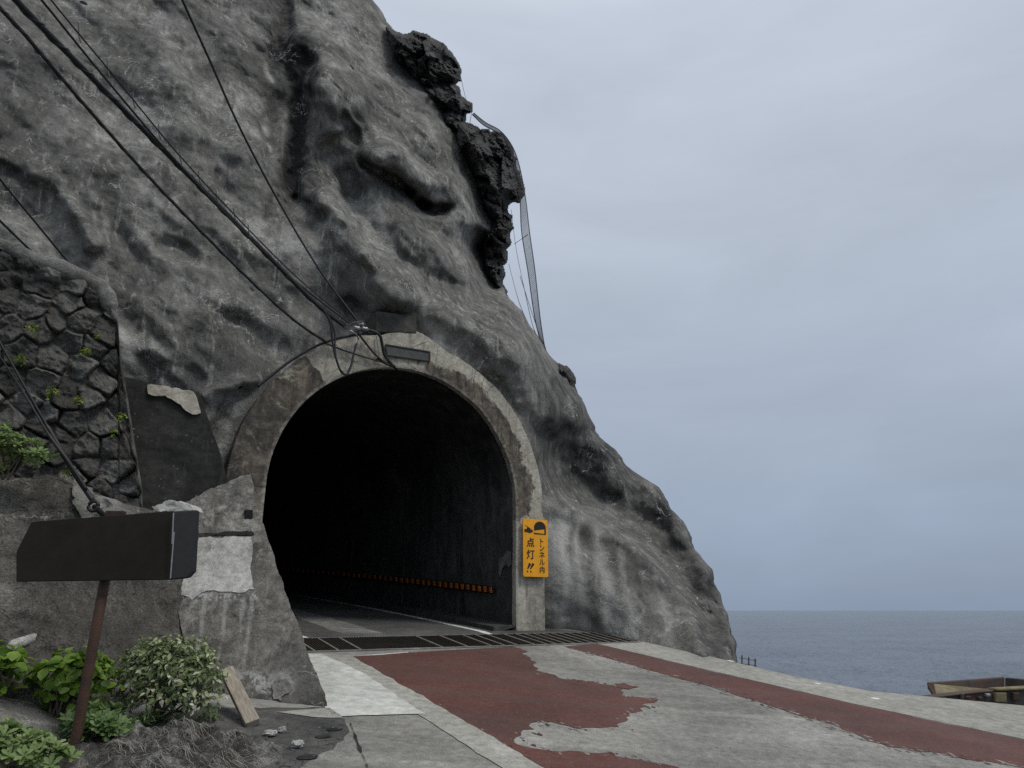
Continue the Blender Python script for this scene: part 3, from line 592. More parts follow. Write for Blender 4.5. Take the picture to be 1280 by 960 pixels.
for s_ in (2.4, 5.2, 8.4, 12.0):
    P = []; p2 = prof(RI-.004, -.4, 40); p3 = prof(RI+.01, -.4, 40)
    for a, b_ in zip(p2, p3): P += [tw(b_[0], s_-.06, b_[1]-rz(0)), tw(a[0], s_-.05, a[1]-rz(0)), tw(a[0], s_+.05, a[1]-rz(0)), tw(b_[0], s_+.06, b_[1]-rz(0))]
    P = P[-4*8:]; p2 = p2[-8:]
    obj('joint_strip', P, gridfaces(len(p2), 4), M['block'], tun, smooth=False)
P = [tw(RI-.012, .16+.5*x, .95+.55*y) for x, y in [(0, .55), (.05, .95), (.3, 1), (.6, .8), (.95, .7), (1, .2), (.85, 0), (.7, .35), (.45, .5), (.2, .4)]]
m = MB(); m.add(P, [t_ for t_ in tessellate_polygon([[Vector((p[1]*1.0, p[2], 0)) for p in P]])]); m.build('plaster_smear', M['butt'], tun)
def ppl(u, v, dd): return off(u, v, dd)
# name plaque, set into the crown
q = [(482, 431), (537, 440), (537, 451.5), (484, 444)]
m = MB(); fr_ = [ppl(u, v, -.035) for u, v in q]; bk = [ppl(u, v, .05) for u, v in q]
m.add(fr_+bk, [(0, 1, 2, 3), (0, 4, 5, 1), (1, 5, 6, 2), (2, 6, 7, 3), (3, 7, 4, 0)]); pl = bevel(m.build('name_plaque', M['plaque'], tun), .008)
m = MB()
for (a, b) in ((0, 1), (1, 2), (2, 3), (3, 0)): m.tube([fr_[a], fr_[b]], .02, 6)
m.build('plaque_frame', M['block'], pl)
# block on the crown
def prism(poly, fo, vec, name, mat, parent=None, sub=None, bev=.02, noise=.0, seed=0):
    fr = [fo(*q) if len(q) == 2 else fo(*q) for q in poly]; n = len(fr); bk = [p+np.array(vec) for p in fr]
    m = MB(); m.add(fr+bk, [tuple(range(n))[::-1], tuple(range(n, 2*n))]+[(i, (i+1) % n, n+(i+1) % n, n+i) for i in range(n)])
    o = m.build(name, mat, parent)
    if bev: bevel(o, bev, 2)
    return o
b = prism([(470, 388), (521, 395), (521, 417), (470, 415)], lambda u, v: off(u, v, -.02), D*.9, 'crown_block', M['block'], None, bev=.03)
tag(b, 'dark stained concrete block on the crown of the tunnel arch', 'block')
bm_ = MB(); 

# ------------------------------------------------------------------ orange reflector strip on the right tunnel wall
ds = empty('reflector_strip', tw(2.4, .9, .6), 'long strip of orange reflectors along the right tunnel wall', 'reflector strip')
P = []; ss = np.linspace(.75, 24, 60)
for s in ss: P += [tw(2.44, s, .63), tw(2.405, s, .645), tw(2.405, s, .76), tw(2.44, s, .775)]
obj('band', P, gridfaces(60, 4), M['band'], ds, smooth=False)
s = .82; ref = []
for k in range(64):
    m = MB(); a = tw(2.40, s, .65); b_ = tw(2.40, s+.075+.0016*k, .65); h = np.array([0, 0, .11])+(b_-a)*.22; m.box(a, b_-a, h, (tw(2.375, s, .65)-a)); m.build('reflector', M['orange'], ds); s += .23+.0045*k
m = MB()

# ------------------------------------------------------------------ yellow warning sign
def sg(t, z, dd=-.10): return W(t, dd, z)
sA = td(off(652.5, 648, -.10))[0]; q = off(652.5, 648, -.10); qb = off(656, 720, -.10); qr = off(683.5, 651, -.10)
T0 = float((off(654, 690, -.10)-C0-O)@EX); T1 = float((off(685, 690, -.10)-C0-O)@EX); ZT = float(off(668, 649, -.10)[2]-CZ); ZB = float(off(668, 721, -.10)[2]-CZ)
SW, SHH = T1-T0, ZT-ZB
ys = empty('warning_sign', sg((T0+T1)/2, ZB), 'yellow tunnel headlight warning sign with black Japanese lettering on the arch foot', 'sign')
m = MB(); rad = .04; pts = []
for (cx, cz, a0) in ((T1-rad, ZT-rad, 0), (T0+rad, ZT-rad, 90), (T0+rad, ZB+rad, 180), (T1-rad, ZB+rad, 270)):
    for a in range(0, 91, 15): pts.append((cx+rad*math.cos(math.radians(a0+a)), cz+rad*math.sin(math.radians(a0+a))))
n = len(pts); m.add([sg(t, z, -.10) for t, z in pts]+[sg(t, z, -.08) for t, z in pts], [tuple(range(n)), tuple(range(n, 2*n))[::-1]]+[(i, n+i, n+(i+1) % n, (i+1) % n) for i in range(n)])
m.build('panel', M['yellow'], ys)
for zz_ in (ZT-.15, ZB+.12): m = MB(); m.box(sg(T0+.08, zz_, -.08), EX*(SW-.16), D*.09, up*.04); m.build('bracket', M['galv'], ys)
def fx(x): return T0+SW*x
def fz(y): return ZT-SHH*y
def flat(polys, name, mat, parent, dd=-.104, th=.003):
    m = MB()
    for p in polys:
        tri = tessellate_polygon([[Vector((x, y, 0)) for x, y in p]]); n = len(p); V = [sg(fx(x), fz(y), dd) for x, y in p]; B = [v_+D*th for v_ in V]
        m.add(V+B, [t_ for t_ in tri]+[(i, (i+1) % n, n+(i+1) % n, n+i) for i in range(n)])
    return m.build(name, mat, parent)
arch = [(.44, .265)]+[(.68-.24*math.cos(a), .145-.11*math.sin(a)) for a in np.linspace(0, math.pi, 16)]+[(.92, .265)]
flat([arch], 'tunnel_pictogram', M['black'], ys)
flat([[(.43, .205), (.85, .172), (.85, .25), (.43, .238)]], 'light_beam', M['yellow'], ys, -.107)
flat([[(.05, .185), (.13, .185), (.17, .15), (.27, .16), (.30, .185), (.38, .19), (.38, .235), (.3, .24), (.27, .26), (.2, .24), (.05, .235)], [(.08, .12), (.1, .115), (.28, .165), (.26, .17)]], 'car_pictogram', M['black'], ys)
def glyph(body, x, y, h, parent, wx=1.0):
    cu = bpy.data.curves.new('t', 'FONT'); cu.body = body; cu.size = 1; cu.extrude = 0.0; cu.offset = .018; to = bpy.data.objects.new('t', cu); COL.objects.link(to)
    bpy.context.view_layer.update(); me = bpy.data.meshes.new_from_object(to.evaluated_get(bpy.context.evaluated_depsgraph_get()))
    bpy.data.objects.remove(to)
    V = np.array([w.co[:] for w in me.vertices]); fs = [list(p.vertices) for p in me.polygons]; bpy.data.meshes.remove(me)
    lo, hi = V.min(0), V.max(0); sc = h*SHH/(max(hi[1]-lo[1], .55)); 
    P = [sg(fx(x)+(p[0]-(lo[0]+hi[0])/2)*sc*wx, fz(y)+(p[1]-(lo[1]+hi[1])/2)*sc, -.1045) for p in V]
    return obj('lettering', P, fs, M['black'], parent, smooth=False)
def bar(p0, p1, w, w2=None):
    (x0, y0), (x1, y1) = p0, p1; ax, ay = x1-x0, (y1-y0)*SHH/SW; L = math.hypot(ax, ay); nx, ny = -ay/L, ax/L; w2 = w2 or w
    return [(x0+nx*w, y0+ny*w*SW/SHH), (x1+nx*w2, y1+ny*w2*SW/SHH), (x1-nx*w2, y1-ny*w2*SW/SHH), (x0-nx*w, y0-ny*w*SW/SHH)]
for ch, x, y, h in (('点', .29, .41, .165), ('灯', .29, .62, .17)): glyph(ch, x, y, h, ys)
flat([bar((.40, .775), (.28, .87), .05, .02), bar((.27, .775), (.17, .87), .05, .02), [(.14, .90), (.19, .90), (.19, .925), (.14, .925)], [(.27, .90), (.32, .90), (.32, .925), (.27, .925)]], 'lettering', M['black'], ys)
for ch, x, y, h in (('ト', .75, .385, .1), ('ン', .75, .50, .1), ('ネ', .75, .62, .115), ('ル', .75, .745, .1), ('内', .75, .875, .115)): glyph(ch, x, y, h, ys)

# ------------------------------------------------------------------ left bank, walls and buttress
def relief(name, cols, vtop, vbot, ctl, mat, amp=.12, nv=120, seed=0, kindtag=True, fr=1.0):
    us = np.arange(cols[0], cols[1]+.1, cols[2]); top = np.interp(us, *zip(*vtop)); bot = np.interp(us, *zip(*vbot)); s = np.linspace(0, 1, nv)
    u = np.repeat(us[None], nv, 0); v = top[None]+(bot-top)[None]*s[:, None]; Y = TPS(ctl)(u, v)
    R = rays(u, v); P = R*(Y/R[..., 1])[..., None]
    Y = Y+amp*(fbm(P*1.3*fr+seed, 3)+.25*fbm(P*6*fr+seed, 3, .6)); dpx = (v-top[None]); Y = Y+.25*(1-np.sqrt(np.clip(1-np.clip(1-dpx/14, 0, 1)**2, 0, 1)))
    P = R*(Y/R[..., 1])[..., None]; back = P[0]*1.25-np.array([0, 0, .25]); P = np.concatenate([back[None], P], 0)
    o = obj(name, P.reshape(-1, 3)+C0, gridfaces(nv+1, len(us)), mat); clean(o)
    if kindtag: tag(o, kind='structure')
    return o
relief('bank', (-320, 300, 4), [(-320, 560), (0, 592), (60, 590), (95, 606), (150, 628), (200, 640), (250, 660), (300, 760)], [(-320, 1100), (60, 1060), (300, 930)],
       [(0, 600, 8.3), (-300, 570, 7.2), (100, 615, 8.6), (200, 640, 9.2), (250, 670, 9.9), (212, 723, 9.34), (0, 780, 7.15), (100, 790, 7.6), (200, 770, 8.85), (232, 790, 9.08), (150, 890, 7.5), (250, 885, 8.4), (0, 870, 6.9), (60, 900, 6.9), (-300, 800, 6.0), (-300, 1100, 5), (60, 1060, 6.2), (300, 930, 8.6)], M['bank'], .10, 150, 4)
relief('lower_bank', (-320, 110, 4), [(-320, 860), (0, 868), (40, 878), (80, 900), (110, 945)], [(-320, 1150), (110, 1010)], [(0, 870, 6.7), (80, 905, 6.75), (110, 950, 6.5), (0, 960, 5.7), (110, 1010, 6.0), (-320, 870, 5.9), (-320, 1150, 4.4), (0, 1050, 5.1)], M['butt'], .06, 60, 8)

def stone_wall():
    vt = [(-220, 205), (0, 300), (60, 325), (110, 342), (135, 358), (147, 388), (150, 440), (157, 480), (168, 550), (178, 612), (179, 640)]
    us = np.linspace(-220, 178, 300); nv = 230; top = np.interp(us, *zip(*vt)); s = np.linspace(0, 1, nv)
    u = np.repeat(us[None], nv, 0); v = top[None]+(655-top)[None]*s[:, None]
    rg = np.random.RandomState(11); pts = []
    for j, y in enumerate(np.arange(150, 720, 29)):
        for i, x in enumerate(np.arange(-250, 230, 35)): pts.append((x+(j % 2)*17+rg.uniform(-14, 14), y+rg.uniform(-12, 12)+.25*x))
    pts = np.array(pts); val = rg.uniform(0, 1, len(pts))
    wu = u+3*perlin(np.stack([u*.05, v*.05, u*0], -1)); wv = v+3*perlin(np.stack([u*.05, v*.05, u*0+7], -1))
    A = np.full(u.shape, 1e9); B = A.copy(); idx = np.zeros(u.shape, int)
    for k, (x, y) in enumerate(pts):
        dd = np.hypot(wu-x, (wv-y)*1.12); n1 = dd < A; B = np.where(n1, A, np.minimum(B, dd)); idx = np.where(n1, k, idx); A = np.where(n1, dd, A)
    e = B-A; h = sstep(-.5, 6, e); tilt = (wu-pts[idx, 0])*(val[idx]-.5)*.006+(wv-pts[idx, 1])*(((val[idx]*7) % 1)-.5)*.006
    base = TPS([(-200, 300, 7.6), (0, 330, 8.55), (150, 400, 9.35), (178, 615, 9.3), (100, 620, 8.9), (0, 600, 8.5), (-200, 600, 7.4), (80, 480, 8.95)])(u, v)
    R = rays(u, v); P = R*(base/R[..., 1])[..., None]
    Y = base-.075*h-tilt*h*2.2+.06*fbm(P*4, 4, .62)+.08*fbm(P*1.4, 2)
    dpx = np.minimum(v-top[None], (178-u)*1.2+8); Y = Y+.3*(1-np.sqrt(np.clip(1-np.clip(1-dpx/22, 0, 1)**2, 0, 1)))
    P = R*(Y/R[..., 1])[..., None]; back = P[0]*1.12; P = np.concatenate([back[None], P], 0)
    cell = np.concatenate([val[idx][:1], val[idx]], 0); mort = np.concatenate([1-h[:1], 1-sstep(0, 1.8, e)], 0)
    root = empty('stone_retaining_wall', at(-20, 640, 8.6), 'dark rough lava stone retaining wall with rounded mortar cap below the cliff', 'wall')
    clean(obj('stonework', P.reshape(-1, 3)+C0, gridfaces(nv+1, 300), M['stone'], root, attrs={'cell': cell.reshape(-1), 'mortar': mort.reshape(-1)}))
    cp = spline([at(u_, v_, y_) for u_, v_, y_ in [(-220, 212, 7.6), (-100, 262, 8.08), (0, 306, 8.58), (60, 331, 8.9), (106, 347, 9.15), (130, 366, 9.28), (140, 392, 9.38)]], 14)
    rr = .1+.05*fbm(cp*1.7, 4, .6); rr[-6:] *= np.linspace(1, .4, 6); m = MB(); m.tube(cp, list(rr), 12); o = m.build('coping', M['coping'], root, True)
stone_wall()

def rough_face(name, poly, Yf, vec, mat, parent=None, amp=.03, step=5, edge=2.0, seed=0, tonef=None):
    """a wall piece: a front of dense grid cut to an outline, with real thickness behind"""
    P2 = densify([(x/100, y/100) for x, y in poly], step/100, edge/100, seed); P2 = [(p[0]*100, p[1]*100) for p in P2]
    n = len(P2); bm = bmesh.new(); fv = [bm.verts.new((x, y, 0)) for x, y in P2]
    xs = [p[0] for p in P2]; ys_ = [p[1] for p in P2]
    tri = tessellate_polygon([[Vector((x, y, 0)) for x, y in P2]])
    for t_ in tri:
        try: bm.faces.new([fv[i] for i in t_])
        except Exception: pass
    for x in np.arange(min(xs)+step, max(xs), step): bmesh.ops.bisect_plane(bm, geom=bm.verts[:]+bm.edges[:]+bm.faces[:], plane_co=(x, 0, 0), plane_no=(1, 0, 0))
    for y in np.arange(min(ys_)+step, max(ys_), step): bmesh.ops.bisect_plane(bm, geom=bm.verts[:]+bm.edges[:]+bm.faces[:], plane_co=(0, y, 0), plane_no=(0, 1, 0))
    bmesh.ops.remove_doubles(bm, verts=bm.verts, dist=.01)
    ext = bmesh.ops.extrude_edge_only(bm, edges=[e for e in bm.edges if e.is_boundary]); ev = [g for g in ext['geom'] if isinstance(g, bmesh.types.BMVert)]; evs = set(ev)
    bl = [e for e in bm.edges if e.is_boundary]; bmesh.ops.contextual_create(bm, geom=bl)
    V = np.array([w.co[:] for w in bm.verts]); Pm = at(V[:, 0], V[:, 1], np.ones(len(V))) if False else None
    Y = np.array([Yf(x, y) for x, y, _ in V]); R = rays(V[:, 0], V[:, 1]); P = R*(Y/R[:, 1])[:, None]
    Y = Y+amp*(fbm(P*2.2+seed, 3)+.3*fbm(P*9+seed, 3, .6)); P = R*(Y/R[:, 1])[:, None]+C0
    for i, w in enumerate(bm.verts): w.co = Vector(P[i]+(np.array(vec) if w in evs else 0))
    bmesh.ops.recalc_face_normals(bm, faces=bm.faces)
    me = bpy.data.meshes.new(name); bm.to_mesh(me); bm.free(); me.materials.append(mat)
    if tonef is not None: me.attributes.new('tone', 'FLOAT', 'POINT').data.foreach_set('value', np.asarray(tonef(V[:, 0], V[:, 1]), np.float32))
    o = bpy.data.objects.new(name, me); COL.objects.link(o)
    if parent: o.parent = parent; o.matrix_parent_inverse = Matrix.Translation(-Vector(parent.location))
    me.polygons.foreach_set('use_smooth', [True]*len(me.polygons)); md = o.modifiers.new('e', 'EDGE_SPLIT'); md.split_angle = .9
    return o
pw = empty('concrete_wall', at(215, 615, 10.2), 'blackened flat concrete wall slab between the stone wall and the tunnel arch', 'wall')
Yp = lambda u, v: 10.15+(u-150)*.004+(600-v)*.0012
rough_face('slab', [(140, 466), (182, 477), (250, 492), (262, 530), (285, 602), (280, 660), (178, 660), (150, 600)], Yp, (-.25, .8, 0), M['panel'], pw, .02, 6, 1.5, 3)
rough_face('bare_patch', [(184, 481), (215, 485), (242, 490), (251, 516), (241, 518), (226, 506), (206, 494), (185, 492)], lambda u, v: Yp(u, v)-.035, (-.02, .06, 0), M['beige'], pw, .012, 4, 2.5, 5)
bt = empty('concrete_buttress', road(330, 888), 'sloping grey concrete buttress with pale plaster patch left of the tunnel road', 'buttress')
Yb = lambda u, v: 8.2+(886-v)*.0073+(410-u)*.0006
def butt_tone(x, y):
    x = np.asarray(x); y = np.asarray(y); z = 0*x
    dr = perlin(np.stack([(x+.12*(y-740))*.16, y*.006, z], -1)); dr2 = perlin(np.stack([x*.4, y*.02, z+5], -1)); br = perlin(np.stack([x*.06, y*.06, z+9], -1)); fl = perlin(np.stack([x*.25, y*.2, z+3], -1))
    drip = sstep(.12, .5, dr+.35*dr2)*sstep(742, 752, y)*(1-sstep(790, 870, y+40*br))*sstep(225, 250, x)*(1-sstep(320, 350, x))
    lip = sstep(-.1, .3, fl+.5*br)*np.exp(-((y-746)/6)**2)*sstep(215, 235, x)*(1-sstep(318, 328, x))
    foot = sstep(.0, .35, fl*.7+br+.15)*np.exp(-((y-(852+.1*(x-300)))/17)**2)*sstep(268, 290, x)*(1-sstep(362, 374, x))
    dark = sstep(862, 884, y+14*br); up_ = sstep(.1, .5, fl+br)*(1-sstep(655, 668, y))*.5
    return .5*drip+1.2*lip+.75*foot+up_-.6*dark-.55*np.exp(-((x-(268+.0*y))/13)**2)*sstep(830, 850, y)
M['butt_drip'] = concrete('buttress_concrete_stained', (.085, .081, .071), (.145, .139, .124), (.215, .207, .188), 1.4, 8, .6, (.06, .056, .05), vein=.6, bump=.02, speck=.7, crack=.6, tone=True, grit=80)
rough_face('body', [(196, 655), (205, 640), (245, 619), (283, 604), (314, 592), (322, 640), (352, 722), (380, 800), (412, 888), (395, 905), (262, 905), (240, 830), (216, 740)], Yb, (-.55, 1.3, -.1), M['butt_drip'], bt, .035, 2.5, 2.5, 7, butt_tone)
rough_face('plaster_patch', [(205, 712), (222, 673), (262, 670), (314, 671), (315, 700), (318, 737), (300, 741), (262, 738), (240, 750), (216, 738)], lambda u, v: Yb(u, v)-.014, (-.02, .05, 0), M['patch'], bt, .035, 5, 3, 7)
rough_face('ledge', [(235, 667), (280, 664), (316, 664), (318, 668), (284, 670), (238, 672)], lambda u, v: Yb(u, v)-.02, (-.03, .12, 0), M['panel'], bt, .035, 4, 2, 7)
rough_face('chipped_foot', [(340, 856), (352, 850), (362, 853), (361, 866), (352, 877), (342, 874)], lambda u, v: Yb(u, v)-.02, (-.02, .08, 0), M['coping'], bt, .035, 4, 7, 7)
o = prism([(306, 637), (316, 637), (316, 655), (306, 655)], lambda u, v: at(u, v, 10.0), (-.05, .1, 0), 'junction_box', M['panel'], None, bev=.01); tag(o, 'small black box on the buttress top beside the tunnel arch', 'box')
# white plastered lip where guy wires anchor, behind the sign
o = rough_face('mortar_pad', [(90, 604), (97, 605), (106, 622), (122, 620), (146, 640), (140, 655), (102, 655), (94, 622)], lambda u, v: 8.42+(640-v)*.004, (.02, .3, 0), M['coping'], None, .09, 3, 6, 12); tag(o, 'pale mortar pad around the guy wire anchor above the dark sign', 'mortar pad')
o = rough_face('mortar_lip', [(190, 633), (205, 627), (225, 626), (240, 633), (238, 640), (192, 640)], lambda u, v: 8.95, (0, .3, 0), M['patch'], None, .06, 3, 4, 13); tag(o, 'white mortar lip on top of the bank behind the dark sign', 'mortar lip')

# ------------------------------------------------------------------ dark arrow sign on rusty post
base = at(91, 946, 6.35); top = at(121, 690, 6.35); top = np.array([base[0]+.02, base[1]+.02, top[2]])
ds = empty('direction_sign', base, 'dark blank arrow shaped sign board on a rusty post seen from behind', 'sign')
m = MB(); m.tube([base-np.array([0, 0, .4]), base, (base+top)/2, top], .042, 14); m.build('post', M['rust'], ds, True)
YS = 6.27
def sp(u, v, y=None): return at(u, v, YS+(u-130)*.0012 if y is None else y)
o = prism([(39, 652), (216, 638.5), (212, 724.5), (20, 727), (20, 690)], lambda u, v: sp(u, v), (.012, .05, 0), 'board', M['signback'], ds, bev=.006)
o = prism([(217, 638.5), (245, 637), (241, 714), (233, 722.5), (213, 724.5)], lambda u, v: sp(u, v, YS+.09+(u-214)*.0045), (.012, .06, 0), 'end_panel', M['signside'], ds, bev=.012)
m = MB(); m.tube([sp(217, 641, YS+.07), sp(215, 680, YS+.07), sp(217.5, 665, YS+.07), sp(213, 723, YS+.07)], .006, 6); m.build('seam', M['galv'], ds)
for zz_ in (.05, .3): m = MB(); m.box(top+np.array([-.08, -.035, zz_]), (.16, 0, 0), (0, .05, 0), (0, 0, .05)); m.build('clamp', M['rust'], ds)

# ------------------------------------------------------------------ plants
def leafshape(kind):
    if kind == 'broad': return [(0, 0), (.32, .22), (.46, .55), (.3, .86), (0, 1.05), (-.3, .86), (-.46, .55), (-.32, .22)]
    if kind == 'oval': return [(0, 0), (.2, .3), (.24, .6), (0, 1), (-.24, .6), (-.2, .3)]
    if kind == 'spoon': return [(0, 0), (.09, .3), (.2, .7), (.1, .97), (-.1, .97), (-.2, .7), (-.09, .3)]
    return [(0, 0), (.08, .35), (.06, .75), (0, 1), (-.06, .75), (-.08, .35)]
def plant(name, label, blobs, n, size, kind, mat, group=None, stems=8, seed=0, rosette=0, cat='shrub', shell=.5):
    """blobs: (centre, radii) ellipsoids filled with leaves"""
    rg = random.Random(seed); fm = MB(); sm = MB(); ls = leafshape(kind); gz = min(c[2]-r[2] for c, r in blobs); cx = np.mean([c for c, r in blobs], 0)
    vol = [r[0]*r[1]*r[2] for c, r in blobs]; root = empty(name, (cx[0], cx[1], gz), label, cat, group)
    def leaf(p, nrm, fwd, sz, a):
        nrm = nrm/np.linalg.norm(nrm); fwd = fwd-nrm*(fwd@nrm); fwd /= np.linalg.norm(fwd)+1e-9; x = np.cross(fwd, nrm); bend = rg.uniform(.05, .3); V = []
        for (a_, b_) in ls: V.append(p+sz*(x*a_+fwd*b_+nrm*(abs(a_)*.35-bend*b_*b_)))
        mid = [p+sz*(fwd*.5-nrm*bend*.25)]; k = len(V); fm.add(V+mid, [(i, (i+1) % k, k) for i in range(k)], a)
    for i in range(n):
        c, r = rg.choices(blobs, vol)[0]; c = np.array(c); r = np.array(r)
        d = np.array([rg.gauss(0, 1) for _ in range(3)]); d /= np.linalg.norm(d); d[2] = abs(d[2])*1.0 if rg.random() < .75 else d[2]
        rad = rg.random()**(1/3)*(1-shell)+shell*rg.uniform(.75, 1.08); p = c+d*r*rad*(1+.16*math.sin(7*d[0]+3*d[2]+seed)+.1*math.sin(13*d[1]+seed))
        if rosette:
            ax = d*.6+np.array([0, -.15, .7]); ax /= np.linalg.norm(ax); x = np.cross(ax, [.3, .8, .1]); x /= np.linalg.norm(x); y = np.cross(ax, x); va = rg.random()
            for k in range(rosette):
                ang = k*2.4; el = .25+.75*(k/rosette); f_ = (math.cos(ang)*x+math.sin(ang)*y)*math.cos(el*1.1)+ax*math.sin(el*1.1)
                leaf(p, ax*math.cos(el*1.1)-(math.cos(ang)*x+math.sin(ang)*y)*math.sin(el*1.1)+1e-3, f_, size*rg.uniform(.75, 1.1), min(1, max(0, .3*va+.5*k/rosette+rg.uniform(0, .3))))
        else:
            nrm = d*.7+np.array([rg.gauss(0, .45), rg.gauss(0, .45)-.1, .55+rg.gauss(0, .35)]); f_ = d*.8+np.array([rg.gauss(0, .6), rg.gauss(0, .6), rg.gauss(0, .5)])
            leaf(p, nrm, f_, size*rg.uniform(.55, 1.2), rg.random())
    fo = fm.build('foliage', mat, root, True, 'leaf')
    for k in range(stems):
        c, r = rg.choices(blobs, vol)[0]; tip = np.array(c)+np.array([rg.uniform(-.8, .8)*r[0], rg.uniform(-.8, .8)*r[1], rg.uniform(0, .8)*r[2]]); b0 = np.array([cx[0]+rg.uniform(-.25, .25)*r[0], cx[1]+rg.uniform(-.2, .2)*r[1], gz-.02])
        md = (b0+tip)/2+np.array([rg.uniform(-.04, .04), 0, .05]); q = spline([b0, md, tip], 5); sm.tube(q, list(np.linspace(.012, .004, len(q))), 5)
    if stems: sm.build('stem', M['stem'], root, True)
    return root
def blob(u, v, Y, rx, ry, dep=None):
    c = at(u, v, Y); s_ = Y*1.02/F; return (c, (rx*s_, (dep or (rx+ry)/2)*s_, ry*s_))
plant('variegated_shrub', 'rounded shrub with small pale edged grey green leaves at the buttress foot', [blob(205, 838, 7.35, 46, 36), blob(238, 850, 7.3, 34, 32), blob(175, 855, 7.3, 26, 34), blob(225, 815, 7.4, 32, 18), blob(245, 875, 7.25, 26, 20), blob(165, 825, 7.35, 14, 12), blob(200, 872, 7.2, 44, 18), blob(185, 815, 7.35, 22, 14)], 3300, .066, 'oval', M['variegated'], stems=14, seed=1)
plant('broadleaf_plant', 'bright green plant with broad rounded leaves behind the rusty sign post', [blob(88, 848, 6.95, 40, 28), blob(70, 838, 6.95, 20, 14), blob(110, 862, 6.9, 26, 26), blob(66, 872, 6.9, 15, 18), blob(82, 826, 6.95, 16, 8)], 300, .105, 'broad', M['broad'], stems=8, seed=2, cat='plant')
plant('broadleaf_plant', 'bright green broad leaved plant at the left edge of the picture', [blob(2, 830, 6.8, 26, 20), blob(12, 850, 6.75, 20, 22), blob(8, 872, 6.7, 12, 14), blob(-30, 840, 6.7, 26, 30)], 190, .1, 'broad', M['broad'], stems=6, seed=3, cat='plant')
plant('leafy_ground_plant', 'low clump of fleshy green rosettes beside the foot of the sign post', [blob(128, 918, 6.6, 38, 24), blob(112, 905, 6.6, 22, 18), blob(148, 925, 6.6, 24, 18), blob(85, 915, 6.65, 14, 14)], 120, .085, 'spoon', M['fleshy'], rosette=11, stems=5, seed=4, cat='plant')
plant('leafy_ground_plant', 'pale green low leafy clump in the bottom left corner', [blob(20, 945, 5.7, 50, 26), blob(55, 955, 5.7, 34, 20), blob(-20, 935, 5.6, 36, 24), blob(5, 925, 5.75, 20, 12)], 120, .085, 'spoon', M['pale'], rosette=10, stems=4, seed=5, cat='plant')
plant('hillside_shrub', 'pale green leafy bush in front of the dark stone wall', [blob(5, 560, 7.95, 20, 28), blob(-25, 560, 7.8, 30, 34), blob(45, 570, 8.05, 24, 17), blob(25, 575, 8.0, 20, 15), blob(8, 540, 8.0, 10, 10)], 130, .085, 'spoon', M['pale'], rosette=10, stems=5, seed=6)
ferns = [(40, 412, 'fern tuft high on the stone wall nearest the left edge', 9), (106, 441, 'fern tuft on the stone wall just under its rounded end', 8), (122, 422, 'smallest fern tuft near the right end of the stone wall top', 5), (25, 451, 'fern tuft left of centre on the stone wall beside the guy wires', 9), (65, 492, 'wide fern tuft low in the middle of the stone wall', 11), (97, 502, 'fern tuft on the stone wall right of the wide tuft', 8), (152, 521, 'fern tuft at the right edge of the stone wall beside the black slab', 7), (141, 541, 'tiny fern tuft under the right edge of the stone wall', 5), (86, 592, 'yellowish fern tuft at the foot of the stone wall', 8)]
wallY = TPS([(-200, 300, 7.6), (0, 330, 8.55), (150, 400, 9.35), (178, 615, 9.3), (100, 620, 8.9), (0, 600, 8.5), (-200, 600, 7.4), (80, 480, 8.95)])
for k, (u, v, lb, r) in enumerate(ferns):
    y = float(wallY(np.array(u*1.0), np.array(v*1.0)))-.22
    plant('fern_tuft', 'small green '+lb, [blob(u, v, y, r*.8, r*.8, r*.5)], 12+r*5, .045, 'oval', M['fern'], 'fern tufts growing from the stone wall', 0, 20+k, cat='fern')

# dry roots mound
mc = road(225, 945); uu = np.linspace(-1, 1, 60); gx, gy = np.meshgrid(uu, uu); rr = np.hypot(gx, gy); hgt = np.clip(1-rr**2, 0, 1)**.8
Pm = np.stack([mc[0]-.06+gx*.86+gy*.25, mc[1]+gy*.6, 0*gx], -1); zz = np.array([rz(float(((p-C0-O)@D))) for p in Pm.reshape(-1, 3)]).reshape(gx.shape)+CZ
Pm[..., 2] = zz-.02+hgt*(.17+.13*fbm(Pm*4+3, 5, .65)-.06*np.abs(perlin(Pm*9)))
tag(obj('soil_mound', Pm.reshape(-1, 3), gridfaces(60, 60), M['rootmat']), kind='structure')
m = MB(); rg = random.Random(5)
for k in range(2600):
    a = rg.uniform(-1, 1); b_ = rg.uniform(-1, 1)
    if math.hypot(a, b_) > .93: continue
    if float(perlin(np.array([[a*2.6, b_*2.6, 2.2]]))[0]) < -.12: continue
    i, j = int((b_+1)/2*59), int((a+1)/2*59); p = Pm[i, j].copy(); ang = rg.gauss(.35, .42); L = rg.uniform(.06, .26); pts = []
    for q in np.linspace(0, 1, 5):
        x = p[0]+math.cos(ang)*L*q+rg.gauss(0, .008); y = p[1]-math.sin(ang)*L*q*.6+rg.gauss(0, .008)
        gj = int(np.clip((x-mc[0])/.72*.5*59+29.5, 0, 59)); gi = int(np.clip((y-mc[1])/.55*.5*59+29.5, 0, 59)); pts.append((x, y, Pm[gi, gj, 2]+.012+.02*math.sin(q*3.1)*rg.random()))
    n0 = len(m.v); m.tube(pts, [.001+.001*rg.random()]*5, 3, False); v0 = rg.random()
    for q in range(n0, len(m.v)): m.a[q] = v0
tag(m.build('dry_grass', M['dry'], None, True, 'leaf'), 'whitish dry grass and roots matted over the dark soil mound', 'dry grass', kind='stuff')

